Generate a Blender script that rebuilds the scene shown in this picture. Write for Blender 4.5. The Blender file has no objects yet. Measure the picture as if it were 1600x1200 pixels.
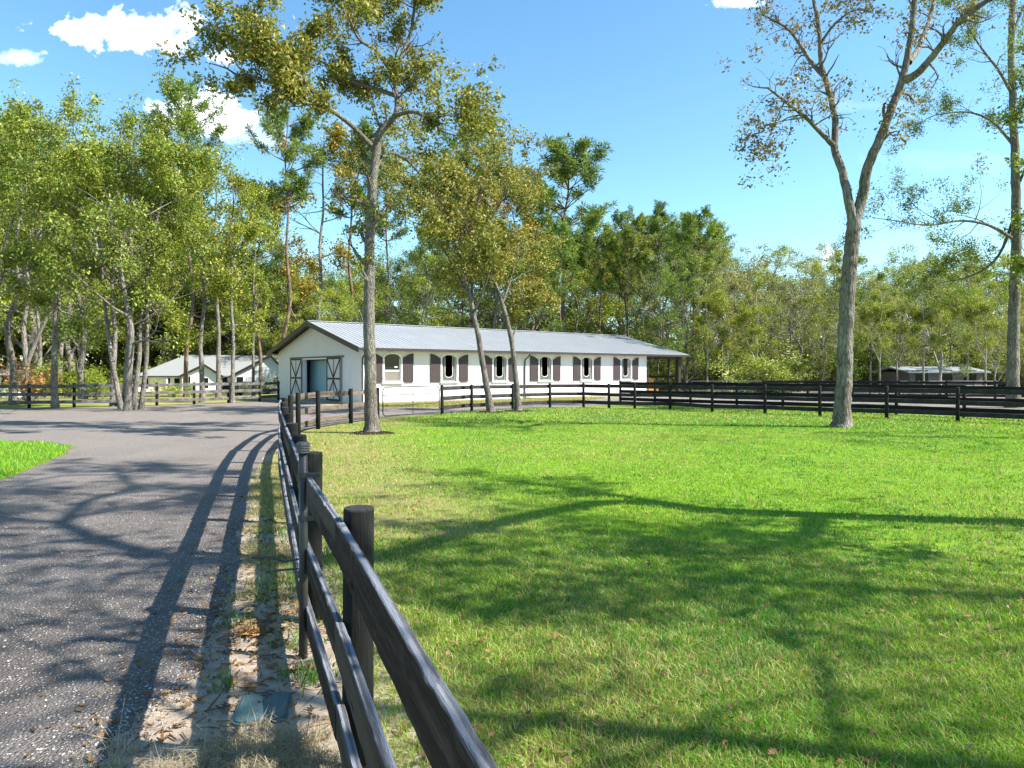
import bpy, math, random
import numpy as np
from mathutils import Vector, Matrix
from mathutils.geometry import tessellate_polygon

random.seed(7)
rng = np.random.default_rng(11)
R = math.radians
sc = bpy.context.scene

# ------------------------------------------------------------ camera
CAMH = 1.8
cd = bpy.data.cameras.new('camera')
cam = bpy.data.objects.new('camera', cd)
sc.collection.objects.link(cam)
cam.location = (0, 0, CAMH)
cam.rotation_euler = (R(90), 0, 0)
cd.sensor_width = 36
cd.lens = 36 * 1080 / 1600
cd.shift_y = -20 / 1600
cd.clip_start = 0.05
cd.clip_end = 3000
sc.camera = cam

# ------------------------------------------------------------ sun + sky
ELEV = R(43.0)
SH = Vector((1.0, -0.2, 0)).normalized()
S = Vector((SH.x * math.cos(ELEV), SH.y * math.cos(ELEV), math.sin(ELEV)))
KX, KY = SH.x / math.tan(ELEV), SH.y / math.tan(ELEV)
ld = bpy.data.lights.new('sun', 'SUN')
ld.energy = 5.0
ld.angle = R(0.5)
ld.color = (1.0, 0.95, 0.87)
sun = bpy.data.objects.new('sun', ld)
sc.collection.objects.link(sun)
sun.rotation_euler = (-S).to_track_quat('-Z', 'Y').to_euler()

sc.view_settings.view_transform = 'Standard'
sc.view_settings.look = 'None'
sc.view_settings.gamma = 1
sc.view_settings.exposure = 1.33
sc.render.engine = 'CYCLES'
sc.cycles.max_bounces = 6
sc.cycles.diffuse_bounces = 3
sc.cycles.transmission_bounces = 4
sc.cycles.transparent_max_bounces = 4
sc.cycles.use_denoising = True

w = bpy.data.worlds.new('World')
sc.world = w
w.use_nodes = True
nt = w.node_tree
nt.nodes.clear()


class NT:
    """terse node-tree builder"""
    def __init__(self, tree):
        self.t = tree

    def n(self, typ, **kw):
        nd = self.t.nodes.new(typ)
        for k, v in kw.items():
            if k.startswith('i_'):
                key = k[2:]
                key = int(key) if key.isdigit() else key.replace('_', ' ')
                if isinstance(v, bpy.types.NodeSocket):
                    self.t.links.new(v, nd.inputs[key])
                else:
                    nd.inputs[key].default_value = v
            else:
                setattr(nd, k, v)
        return nd

    def math(self, op, a, b=None, c=None, clamp=False):
        nd = self.t.nodes.new('ShaderNodeMath')
        nd.operation = op
        nd.use_clamp = clamp
        for i, v in enumerate((a, b, c)):
            if v is None:
                continue
            if isinstance(v, bpy.types.NodeSocket):
                self.t.links.new(v, nd.inputs[i])
            else:
                nd.inputs[i].default_value = v
        return nd.outputs[0]

    def mix(self, f, a, b, blend='MIX'):
        nd = self.t.nodes.new('ShaderNodeMix')
        nd.data_type = 'RGBA'
        nd.blend_type = blend
        nd.clamp_factor = True
        for i, v in ((0, f), (6, a), (7, b)):
            if isinstance(v, bpy.types.NodeSocket):
                self.t.links.new(v, nd.inputs[i])
            else:
                if i and len(v) == 3:
                    v = (*v, 1)
                nd.inputs[i].default_value = v
        return nd.outputs[2]

    def ramp(self, f, stops, interp='LINEAR'):
        nd = self.t.nodes.new('ShaderNodeValToRGB')
        nd.color_ramp.interpolation = interp
        el = nd.color_ramp.elements
        while len(el) < len(stops):
            el.new(0.5)
        for e, (p, c) in zip(el, stops):
            e.position = p
            e.color = (*c, 1) if hasattr(c, '__len__') else (c, c, c, 1)
        self.t.links.new(f, nd.inputs[0])
        return nd.outputs[0]

    def link(self, a, b):
        self.t.links.new(a, b)


g = NT(nt)
sky = g.n('ShaderNodeTexSky', sky_type='NISHITA', sun_disc=False, sun_elevation=ELEV,
          sun_rotation=math.atan2(S.x, S.y), air_density=1.0, dust_density=0.3, ozone_density=2.2, altitude=0)
hs = g.n('ShaderNodeHueSaturation', i_Saturation=1.14, i_Value=1.0, i_Color=sky.outputs[0])
# a few fair-weather clouds, laid out by direction
tc = g.n('ShaderNodeTexCoord')
sep = g.n('ShaderNodeSeparateXYZ', i_0=tc.outputs['Generated'])
ax = g.math('DIVIDE', sep.outputs[0], g.math('MAXIMUM', sep.outputs[1], 0.05))
az = g.math('DIVIDE', sep.outputs[2], g.math('MAXIMUM', sep.outputs[1], 0.05))
cv = g.n('ShaderNodeCombineXYZ', i_0=ax, i_1=az)
nz = g.n('ShaderNodeTexNoise', i_Vector=cv.outputs[0], i_Scale=15.0, i_Detail=8.0, i_Roughness=0.62)
nz2 = g.n('ShaderNodeTexNoise', i_Vector=cv.outputs[0], i_Scale=48.0, i_Detail=6.0, i_Roughness=0.65)
cloud = None
for (px, py, rx, ry, k) in ((205, 50, 95, 32, 1.0), (135, 45, 45, 26, 1.0), (290, 35, 40, 24, 0.9), (335, 88, 34, 15, .9), (318, 180, 70, 34, 1.0),
                            (262, 172, 32, 14, .8), (1297, 402, 22, 24, 0.6), (1318, 420, 16, 14, .5), (1150, 4, 38, 10, .7), (20, 90, 30, 10, .45),
                            (1490, 250, 120, 14, .07), (400, 215, 50, 14, .35), (560, 200, 60, 10, .12), (1350, 165, 60, 8, .08)):
    dx = g.math('DIVIDE', g.math('SUBTRACT', ax, (px - 800) / 1080), rx / 1080)
    dz = g.math('DIVIDE', g.math('SUBTRACT', az, (580 - py) / 1080), ry / 1080)
    rr = g.math('SQRT', g.math('ADD', g.math('MULTIPLY', dx, dx), g.math('MULTIPLY', dz, dz)))
    # distort the edge with noise
    ns = g.math('ADD', g.math('MULTIPLY', g.math('SUBTRACT', nz.outputs[0], .5), 4.2),
                g.math('MULTIPLY', g.math('SUBTRACT', nz2.outputs[0], .5), 1.9))
    v = g.math('MULTIPLY', g.math('SUBTRACT', 1.2, g.math('ADD', rr, ns)), 1.15, clamp=True)
    v = g.math('MULTIPLY', v, g.math('SUBTRACT', 2.0, v))
    v = g.math('MULTIPLY', v, k)
    cloud = v if cloud is None else g.math('MAXIMUM', cloud, v)
front = g.math('GREATER_THAN', sep.outputs[1], 0.05)
cloud = g.math('MULTIPLY', cloud, front)
hs2 = g.mix(1.0, hs.outputs[0], (.93, 1.06, .98), 'MULTIPLY')
shade = g.mix(g.math('MULTIPLY', cloud, nz2.outputs[0]), (5.6, 6.2, 7.0), (8.6, 8.5, 8.4))
skyc = g.mix(cloud, hs2, shade)
bg = g.n('ShaderNodeBackground', i_Color=skyc, i_Strength=0.118)
out = g.n('ShaderNodeOutputWorld', i_Surface=bg.outputs[0])


# ------------------------------------------------------------ object helpers
def link(o):
    sc.collection.objects.link(o)
    return o


def tag(o, label=None, cat=None, group=None, kind=None):
    if label:
        o['label'] = label
    if cat:
        o['category'] = cat
    if group:
        o['group'] = group
    if kind:
        o['kind'] = kind
    return o


def empty(name, loc=(0, 0, 0), rz=0.0, label=None, cat=None, group=None):
    o = link(bpy.data.objects.new(name, None))
    o.location = loc
    o.rotation_euler = (0, 0, rz)
    o.empty_display_size = .3
    return tag(o, label, cat, group)


def npmesh(name, V, faces, mat=None, smooth=False):
    """V (N,3); faces: list of int arrays each (M,k)"""
    me = bpy.data.meshes.new(name)
    V = np.asarray(V, dtype=np.float32)
    me.vertices.add(len(V))
    me.vertices.foreach_set('co', V.ravel())
    loops = np.concatenate([np.asarray(f, dtype=np.int32).ravel() for f in faces])
    tot = np.concatenate([np.full(len(f), np.asarray(f).shape[1], dtype=np.int32) for f in faces])
    start = np.concatenate([[0], np.cumsum(tot)[:-1]]).astype(np.int32)
    me.loops.add(len(loops))
    me.loops.foreach_set('vertex_index', loops)
    me.polygons.add(len(tot))
    me.polygons.foreach_set('loop_start', start)
    me.polygons.foreach_set('loop_total', tot)
    if smooth:
        me.polygons.foreach_set('use_smooth', np.ones(len(tot), dtype=bool))
    me.update(calc_edges=True)
    if mat:
        me.materials.append(mat)
    return me


class MB:
    """collects simple solids into one mesh"""
    def __init__(self):
        self.v = []
        self.f = []

    def add(self, vs, fs):
        b = len(self.v)
        self.v.extend([tuple(p) for p in vs])
        self.f.extend([tuple(b + i for i in f) for f in fs])
        return self

    def box(self, x0, x1, y0, y1, z0, z1, bev=0.0):
        if bev <= 0:
            vs = [(x, y, z) for z in (z0, z1) for x, y in ((x0, y0), (x1, y0), (x1, y1), (x0, y1))]
            return self.add(vs, [(3, 2, 1, 0), (4, 5, 6, 7), (0, 1, 5, 4), (1, 2, 6, 5), (2, 3, 7, 6), (3, 0, 4, 7)])
        b = bev
        rings = []
        for z, e in ((z0, b), (z0 + b, 0), (z1 - b, 0), (z1, b)):
            rings.append([(x0 + b, y0 + e, z), (x1 - b, y0 + e, z), (x1 - e, y0 + b, z), (x1 - e, y1 - b, z),
                          (x1 - b, y1 - e, z), (x0 + b, y1 - e, z), (x0 + e, y1 - b, z), (x0 + e, y0 + b, z)])
        vs = [p for r_ in rings for p in r_]
        fs = [tuple(range(7, -1, -1)), tuple(24 + i for i in range(8))]
        for k in range(3):
            for i in range(8):
                j = (i + 1) % 8
                fs.append((k * 8 + i, k * 8 + j, (k + 1) * 8 + j, (k + 1) * 8 + i))
        return self.add(vs, fs)

    def beam(self, p0, p1, wd, ht, up=(0, 0, 1)):
        """rectangular bar between two points, wd sideways, ht along up"""
        p0, p1, up = Vector(p0), Vector(p1), Vector(up)
        d = (p1 - p0).normalized()
        s = d.cross(up).normalized()
        u = s.cross(d).normalized()
        vs = []
        for p in (p0, p1):
            for a, b in ((-1, -1), (1, -1), (1, 1), (-1, 1)):
                vs.append(p + s * (a * wd / 2) + u * (b * ht / 2))
        return self.add(vs, [(3, 2, 1, 0), (4, 5, 6, 7), (0, 1, 5, 4), (1, 2, 6, 5), (2, 3, 7, 6), (3, 0, 4, 7)])

    def tube(self, pts, r, sides=8, cap=True):
        pts = [Vector(p) for p in pts]
        rs = r if hasattr(r, '__len__') else [r] * len(pts)
        rings = []
        prev = None
        for i, p in enumerate(pts):
            d = (pts[min(i + 1, len(pts) - 1)] - pts[max(i - 1, 0)]).normalized()
            if prev is None:
                a = Vector((0, 0, 1)) if abs(d.z) < .9 else Vector((1, 0, 0))
                s = d.cross(a).normalized()
            else:
                s = (prev - d * prev.dot(d)).normalized()
            prev = s
            u = d.cross(s)
            rings.append([p + (s * math.cos(2 * math.pi * k / sides) + u * math.sin(2 * math.pi * k / sides)) * rs[i] for k in range(sides)])
        vs = [q for rg in rings for q in rg]
        fs = []
        for i in range(len(rings) - 1):
            for k in range(sides):
                j = (k + 1) % sides
                fs.append((i * sides + k, i * sides + j, (i + 1) * sides + j, (i + 1) * sides + k))
        if cap:
            fs.append(tuple(range(sides - 1, -1, -1)))
            fs.append(tuple((len(rings) - 1) * sides + k for k in range(sides)))
        return self.add(vs, fs)

    def prism(self, poly, holes, y0, y1, axis='y'):
        """polygon in (a,z) extruded between y0..y1; axis 'y' -> (a,y,z); 'x' -> (y,a,z)"""
        loops = [poly] + list(holes)
        P = lambda a, z, y: (a, y, z) if axis == 'y' else (y, a, z)
        flat = [p for l in loops for p in l]
        tris = tessellate_polygon([[Vector((a, z, 0)) for a, z in l] for l in loops])
        n = len(flat)
        vs = [P(a, z, y0) for a, z in flat] + [P(a, z, y1) for a, z in flat]
        fs = [tuple(t) for t in tris] + [tuple(n + i for i in reversed(t)) for t in tris]
        b = 0
        for l in loops:
            m = len(l)
            for i in range(m):
                j = (i + 1) % m
                fs.append((b + i, b + j, n + b + j, n + b + i))
            b += m
        return self.add(vs, fs)

    def build(self, name, mat, parent=None, smooth=False, loc=None, rz=None):
        me = bpy.data.meshes.new(name)
        me.from_pydata(self.v, [], self.f)
        me.materials.append(mat)
        # consistent outward normals
        import bmesh
        bm = bmesh.new()
        bm.from_mesh(me)
        bmesh.ops.recalc_face_normals(bm, faces=bm.faces)
        bm.to_mesh(me)
        bm.free()
        if smooth:
            for p in me.polygons:
                p.use_smooth = True
        o = link(bpy.data.objects.new(name, me))
        if parent:
            o.parent = parent
        if loc is not None:
            o.location = loc
        if rz is not None:
            o.rotation_euler = (0, 0, rz)
        return o


# pixel helpers used only to read positions off the photograph -> metres
def gp(px, py, z=0.0):
    d = (CAMH - z) * 1080 / (py - 580)
    return ((px - 800) / 1080 * d, d)


def at(px, py, d):
    return Vector(((px - 800) / 1080 * d, d, CAMH + (580 - py) / 1080 * d))


def sst(a, b, x):
    t = np.clip((x - a) / (b - a), 0, 1)
    return t * t * (3 - 2 * t)


def hz(x, y):
    """terrain height: level near the barn, falling away gently behind the left fence"""
    return -0.9 * sst(38.5, 80, y) * sst(17, 26, -x)


_P = rng.random((64, 64))


def vnoise(x, y, s):
    x = np.asarray(x) * s + 100.3
    y = np.asarray(y) * s + 77.7
    xi = np.floor(x).astype(int)
    yi = np.floor(y).astype(int)
    fx = x - xi
    fy = y - yi
    fx = fx * fx * (3 - 2 * fx)
    fy = fy * fy * (3 - 2 * fy)
    a = _P[xi % 64, yi % 64]
    b = _P[(xi + 1) % 64, yi % 64]
    c = _P[xi % 64, (yi + 1) % 64]
    d = _P[(xi + 1) % 64, (yi + 1) % 64]
    return (a * (1 - fx) + b * fx) * (1 - fy) + (c * (1 - fx) + d * fx) * fy


def seg_dist(px, py, pts):
    best = np.full(np.shape(px), 1e9)
    for (x0, y0), (x1, y1) in zip(pts[:-1], pts[1:]):
        dx, dy = x1 - x0, y1 - y0
        t = np.clip(((px - x0) * dx + (py - y0) * dy) / (dx * dx + dy * dy), 0, 1)
        best = np.minimum(best, np.hypot(px - x0 - t * dx, py - y0 - t * dy))
    return best


def inpoly(px, py, poly):
    px = np.asarray(px, dtype=float)
    py = np.asarray(py, dtype=float)
    r_ = np.zeros(px.shape, dtype=bool)
    n = len(poly)
    j = n - 1
    for i in range(n):
        xi, yi = poly[i]
        xj, yj = poly[j]
        c = ((yi > py) != (yj > py)) & (px < (xj - xi) * (py - yi) / (yj - yi + 1e-12) + xi)
        r_ ^= c
        j = i
    return r_


# ------------------------------------------------------------ materials
def newmat(name):
    m = bpy.data.materials.new(name)
    m.use_nodes = True
    m.node_tree.nodes.clear()
    return m, NT(m.node_tree)


def finish(g, col, rough=.8, bump=None, bstr=.3, bdist=.02, spec=.3, metal=0.0, extra=None):
    p = g.n('ShaderNodeBsdfPrincipled')
    if isinstance(col, bpy.types.NodeSocket):
        g.link(col, p.inputs['Base Color'])
    else:
        p.inputs['Base Color'].default_value = (*col, 1)
    if isinstance(rough, bpy.types.NodeSocket):
        g.link(rough, p.inputs['Roughness'])
    else:
        p.inputs['Roughness'].default_value = rough
    p.inputs['Specular IOR Level'].default_value = spec
    p.inputs['Metallic'].default_value = metal
    if bump is not None:
        b = g.n('ShaderNodeBump', i_Strength=bstr, i_Distance=bdist, i_Height=bump)
        g.link(b.outputs[0], p.inputs['Normal'])
    g.n('ShaderNodeOutputMaterial', i_Surface=p.outputs[0])
    return p


def objco(g, scale=(1, 1, 1)):
    t = g.n('ShaderNodeTexCoord')
    m = g.n('ShaderNodeMapping', i_Vector=t.outputs['Object'])
    m.inputs['Scale'].default_value = scale
    return m.outputs[0]


def simple(name, col, rough=.7, spec=.3, metal=0.0, nscale=6.0, var=.15, bstr=.15, bdist=.01):
    m, g = newmat(name)
    co = objco(g)
    n = g.n('ShaderNodeTexNoise', i_Vector=co, i_Scale=nscale, i_Detail=6.0, i_Roughness=.6)
    n2 = g.n('ShaderNodeTexNoise', i_Vector=co, i_Scale=nscale * 9, i_Detail=3.0)
    dark = tuple(c * (1 - var) for c in col)
    lite = tuple(min(1, c * (1 + var)) for c in col)
    c = g.mix(n.outputs[0], dark, lite)
    finish(g, c, rough, n2.outputs[0], bstr, bdist, spec, metal)
    return m


def leafmat(name, c1, c2, c3=None, transl=.26, rough=.6):
    """two leaf colours by leaf, tinted per tree through the object's own colour"""
    m, g = newmat(name)
    geo = g.n('ShaderNodeNewGeometry')
    oi = g.n('ShaderNodeObjectInfo')
    stops = [(0.0, c1), (0.6, c2), (1.0, c3 or c2)]
    c = g.ramp(geo.outputs['Random Per Island'], stops)
    co = objco(g)
    n = g.n('ShaderNodeTexNoise', i_Vector=co, i_Scale=.55, i_Detail=2.0)
    k = g.ramp(n.outputs[0], [(.35, .72), (.65, 1.25)])
    c = g.mix(1.0, c, k, 'MULTIPLY')
    c = g.mix(1.0, c, oi.outputs['Color'], 'MULTIPLY')
    p = g.n('ShaderNodeBsdfPrincipled', i_Base_Color=c, i_Roughness=rough)
    p.inputs['Specular IOR Level'].default_value = .35
    cy = g.mix(1.0, c, (1.3, 1.25, .55), 'MULTIPLY')
    tr = g.n('ShaderNodeBsdfTranslucent', i_Color=cy)
    mx = g.n('ShaderNodeMixShader', i_0=transl, i_1=p.outputs[0], i_2=tr.outputs[0])
    g.n('ShaderNodeOutputMaterial', i_Surface=mx.outputs[0])
    return m


def barkmat(name, c1, c2, zs=.25, scale=16.0, bstr=.9):
    m, g = newmat(name)
    co = objco(g, (1, 1, zs))
    oi = g.n('ShaderNodeObjectInfo')
    dn = g.n('ShaderNodeTexNoise', i_Vector=co, i_Scale=scale * .6, i_Detail=4.0)
    dv = g.n('ShaderNodeVectorMath', operation='MULTIPLY_ADD', i_0=dn.outputs['Color'], i_1=(.14, .14, .14), i_2=co)
    v = g.n('ShaderNodeTexVoronoi', i_Vector=dv.outputs[0], i_Scale=scale, feature='DISTANCE_TO_EDGE')
    n = g.n('ShaderNodeTexNoise', i_Vector=co, i_Scale=scale * .8, i_Detail=8.0, i_Roughness=.65)
    h = g.math('ADD', g.math('MULTIPLY', g.math('MINIMUM', v.outputs[0], .3), 1.5), g.math('MULTIPLY', n.outputs[0], 1.1))
    n2 = g.n('ShaderNodeTexNoise', i_Vector=objco(g), i_Scale=1.3, i_Detail=4.0)
    c = g.mix(g.ramp(h, [(.42, 0.0), (.85, 1.0)]), tuple(x * .28 for x in c1), c1)
    c = g.mix(g.ramp(n2.outputs[0], [(.45, 0.0), (.62, .75)]), c, g.mix(g.ramp(h, [(.42, 0.0), (.85, 1.0)]), tuple(x * .35 for x in c2), c2))
    finish(g, c, .9, h, bstr, .05, .15)
    return m


M = {}
M['leaf_oak'] = leafmat('oak leaves', (.11, .14, .025), (.235, .245, .05), (.38, .31, .09))
M['leaf_brown'] = leafmat('browning leaves', (.13, .14, .055), (.20, .165, .07), (.28, .17, .09))
M['leaf_green'] = leafmat('green leaves', (.08, .14, .022), (.215, .28, .04), (.40, .38, .08))
M['leaf_dark'] = leafmat('dark leaves', (.045, .085, .018), (.10, .16, .028), (.20, .24, .05))
M['leaf_grey'] = leafmat('dull leaves', (.12, .155, .06), (.22, .25, .11), (.36, .35, .20))
M['leaf_pine'] = leafmat('pine needles', (.08, .14, .028), (.15, .225, .04), (.25, .30, .06), transl=.25)
M['bark_oak'] = barkmat('oak bark', (.21, .18, .15), (.31, .29, .255), .3, 20.0, 1.0)
M['bark_grey'] = barkmat('grey bark', (.21, .185, .155), (.32, .295, .26), .4, 12.0, .8)
M['bark_pale'] = barkmat('pale bark', (.36, .32, .27), (.50, .47, .43), .5, 9.0, .5)
M['bark_pine'] = barkmat('pine bark', (.19, .125, .09), (.28, .21, .165), .3, 9.0, .8)
M['bark_deep'] = barkmat('furrowed bark', (.215, .18, .15), (.31, .28, .245), .22, 13.0, 1.0)

# board paint: weathered black stain, grain along the board (local x)
def woodmat(name, base, worn_lit, wear=.5, gs=1.0, post=False):
    m, g = newmat(name)
    co = objco(g, (22 * gs, 22 * gs, 1.2 * gs) if post else (1.2 * gs, 22 * gs, 22 * gs))
    oi = g.n('ShaderNodeObjectInfo')
    mp = g.n('ShaderNodeVectorMath', operation='ADD', i_0=co, i_1=oi.outputs['Random'])
    n = g.n('ShaderNodeTexNoise', i_Vector=mp.outputs[0], i_Scale=3.0, i_Detail=8.0, i_Roughness=.7, i_Distortion=.6)
    wv = g.n('ShaderNodeTexNoise', i_Vector=co, i_Scale=9.0, i_Detail=4.0, i_Roughness=.7)
    patch = g.n('ShaderNodeTexNoise', i_Vector=objco(g), i_Scale=2.2, i_Detail=6.0, i_Roughness=.65)
    grain = g.math('ADD', g.math('MULTIPLY', n.outputs[0], .6), g.math('MULTIPLY', wv.outputs[0], .4))
    # upward faces pale: wear, plus the lit look of board tops put into colour
    geo = g.n('ShaderNodeNewGeometry')
    nz_ = g.n('ShaderNodeSeparateXYZ', i_0=geo.outputs['Normal']).outputs[2]
    top = g.math('MULTIPLY', g.math('MAXIMUM', nz_, 0.0), .75)
    wearf = g.math('MULTIPLY', g.ramp(patch.outputs[0], [(.45, 0.0), (.75, wear)]), g.ramp(grain, [(.4, .3), (.62, 1.0)]))
    f = g.math('ADD', wearf, g.math('MULTIPLY', top, g.ramp(grain, [(.42, .35), (.6, 1.0)])), clamp=True)
    c = g.mix(f, g.mix(grain, tuple(x * .6 for x in base), tuple(x * 1.4 for x in base)), worn_lit)
    finish(g, c, .8, grain, 1.0, .02, .2)
    return m


M['board_black'] = woodmat('weathered black board', (.030, .026, .025), (.17, .17, .18), .35)
m, g = newmat('weathered near board')
co = objco(g, (1.0, 20, 20))
oi = g.n('ShaderNodeObjectInfo')
mp = g.n('ShaderNodeVectorMath', operation='ADD', i_0=co, i_1=oi.outputs['Random'])
n = g.n('ShaderNodeTexNoise', i_Vector=mp.outputs[0], i_Scale=3.2, i_Detail=9.0, i_Roughness=.72, i_Distortion=1.2)
fine = g.n('ShaderNodeTexNoise', i_Vector=objco(g, (3, 90, 90)), i_Scale=2.5, i_Detail=5.0, i_Roughness=.75)
wv = g.n('ShaderNodeTexWave', wave_type='BANDS', bands_direction='Y', i_Vector=mp.outputs[0], i_Scale=.55, i_Distortion=7.0, i_Detail=4.0, i_Detail_Scale=.7)
chip = g.n('ShaderNodeTexNoise', i_Vector=objco(g, (2.2, 9, 9)), i_Scale=2.0, i_Detail=9.0, i_Roughness=.75)
vk = g.n('ShaderNodeTexVoronoi', i_Vector=objco(g, (1.4, 5, 5)), i_Scale=1.6)
knot = g.ramp(vk.outputs['Distance'], [(.04, 1.0), (.12, 0.0)])
grain = g.math('ADD', g.math('MULTIPLY', n.outputs[0], .5), g.math('ADD', g.math('MULTIPLY', wv.outputs[0], .22), g.math('MULTIPLY', fine.outputs[0], .35)))
geo = g.n('ShaderNodeNewGeometry')
upz = g.n('ShaderNodeSeparateXYZ', i_0=geo.outputs['Normal']).outputs[2]
gsh = g.ramp(grain, [(.40, 0.0), (.68, 1.0)])
c = g.mix(gsh, (.07, .054, .043), (.21, .165, .13))
c = g.mix(g.math('MULTIPLY', g.ramp(chip.outputs[0], [(.60, 0.0), (.66, .8)]), gsh), c, (.20, .17, .14))
c = g.mix(g.math('MULTIPLY', g.math('MAXIMUM', upz, 0.0), g.ramp(grain, [(.42, .25), (.6, 1.0)])), c, (.30, .33, .39))  # blue-grey of the lit top faces is put into the colour
c = g.mix(g.math('MULTIPLY', knot, .8), c, (.015, .012, .010))
hgt_ = g.math('SUBTRACT', grain, g.math('MULTIPLY', knot, .3))
finish(g, c, .95, hgt_, 1.0, .05, .05)
M['board_near'] = m
M['board_far'] = woodmat('grey weathered board', (.075, .07, .068), (.34, .32, .30), 1.0)
M['board_dark'] = woodmat('black painted board', (.013, .012, .013), (.05, .05, .055), .1)
M['post_black'] = woodmat('black stained post', (.011, .012, .011), (.07, .07, .07), .12, post=True)
M['post_dark'] = woodmat('black painted post', (.02, .018, .018), (.08, .08, .085), .15, post=True)
M['metal_dark'] = simple('dark painted metal', (.035, .033, .032), .45, .5)
M['galv'] = simple('galvanised pipe', (.10, .10, .11), .5, .5, .3)
M['white'] = simple('white trim', (.80, .79, .78), .55, .4, 0, 3, .04)
M['shutter'] = simple('shutter paint', (.050, .034, .036), .55, .4, 0, 4, .12)
M['shutter_dark'] = simple('dark wood trim', (.02, .02, .013), .5, .4)
M['glass_dark'] = simple('dark glass', (.012, .018, .018), .06, .2, 0, 2, .3, .02)
M['glass_blind'] = simple('window blind behind glass', (.20, .17, .15), .2, .5, 0, 4, .05)
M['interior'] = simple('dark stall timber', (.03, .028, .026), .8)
M['blue'] = simple('blue stall doors', (.31, .49, .58), .5, .4, 0, 4, .08)
M['panel_grey'] = simple('sliding door panel', (.68, .65, .66), .6, .3, 0, 4, .06)
M['fascia'] = simple('dark bronze fascia', (.035, .03, .026), .4, .5)
M['concrete'] = simple('concrete', (.30, .28, .26), .85)
M['orange_wood'] = simple('orange stained wood', (.55, .25, .07), .5, .4)
M['mulch'] = simple('mulch', (.055, .038, .030), .95, .1, 0, 30, .5, 1.0, .05)
M['rubber'] = simple('rubber', (.015, .015, .015), .8)

# stucco
m, g = newmat('painted block wall')
co = objco(g)
n = g.n('ShaderNodeTexNoise', i_Vector=co, i_Scale=1.2, i_Detail=6.0)
n2 = g.n('ShaderNodeTexNoise', i_Vector=co, i_Scale=55.0, i_Detail=3.0)
zc = g.n('ShaderNodeSeparateXYZ', i_0=co).outputs[2]
sn = g.n('ShaderNodeTexNoise', i_Vector=objco(g, (1.6, 1.6, .5)), i_Scale=2.0, i_Detail=7.0, i_Roughness=.7)
sf = g.math('MULTIPLY', g.ramp(g.math('ADD', g.math('MULTIPLY', zc, -.9), g.math('MULTIPLY', sn.outputs[0], 1.1)), [(.25, 0.0), (.75, 1.0)]), .45)
stk = g.n('ShaderNodeTexNoise', i_Vector=objco(g, (5, 5, .25)), i_Scale=1.5, i_Detail=5.0)
cw = g.mix(n.outputs[0], (.74, .71, .73), (.81, .785, .81))
cw = g.mix(g.ramp(stk.outputs[0], [(.55, 0.0), (.8, .4)]), cw, (.58, .53, .50))
finish(g, g.mix(sf, cw, (.42, .33, .26)), .85, n2.outputs[0], .25, .01, .2)
M['stucco'] = m
m, g = newmat('white siding')
co = objco(g)
n = g.n('ShaderNodeTexNoise', i_Vector=co, i_Scale=.7, i_Detail=5.0)
bk = g.n('ShaderNodeTexWave', wave_type='BANDS', bands_direction='X', i_Vector=co, i_Scale=1.6, i_Distortion=0.0)
finish(g, g.mix(n.outputs[0], (.82, .82, .83), (.87, .87, .87)), .7, g.ramp(bk.outputs[0], [(0, 0.0), (.06, 1.0)]), .5, .02, .3)
M['siding'] = m
m, g = newmat('galvalume roof')
co = objco(g)
n = g.n('ShaderNodeTexNoise', i_Vector=co, i_Scale=.8, i_Detail=7.0, i_Roughness=.65)
st = g.n('ShaderNodeTexNoise', i_Vector=objco(g, (6, .35, 1)), i_Scale=1.0, i_Detail=5.0, i_Roughness=.7)
f = g.math('ADD', g.math('MULTIPLY', n.outputs[0], .5), g.math('MULTIPLY', st.outputs[0], .5))
finish(g, g.ramp(f, [(.35, (.36, .37, .38)), (.65, (.46, .47, .48))]), .42, n.outputs[0], .1, .02, .5, .35)
M['roof_metal'] = m
m, g = newmat('asphalt shingles')
co = objco(g)
bkn = g.n('ShaderNodeTexBrick', i_Vector=co, i_Scale=3.0)
bkn.inputs['Color1'].default_value = (.20, .215, .21, 1)
bkn.inputs['Color2'].default_value = (.27, .28, .275, 1)
bkn.inputs['Mortar'].default_value = (.12, .12, .12, 1)
n = g.n('ShaderNodeTexNoise', i_Vector=co, i_Scale=40.0, i_Detail=2.0)
finish(g, g.mix(.5, bkn.outputs[0], g.mix(n.outputs[0], (.15, .16, .16), (.34, .35, .345))), .9, n.outputs[0], .3, .02)
M['shingle'] = m

# valve box lid
m, g = newmat('green plastic lid')
co = objco(g)
vo = g.n('ShaderNodeTexVoronoi', i_Vector=co, i_Scale=75.0)
n = g.n('ShaderNodeTexNoise', i_Vector=co, i_Scale=14.0, i_Detail=6.0)
finish(g, g.mix(g.ramp(n.outputs[0], [(.5, 0.0), (.75, .7)]), (.055, .115, .12), (.17, .15, .12)), .55,
       g.ramp(vo.outputs[0], [(.2, 1.0), (.45, 0.0)]), .6, .006, .4)
M['lid'] = m

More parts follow.
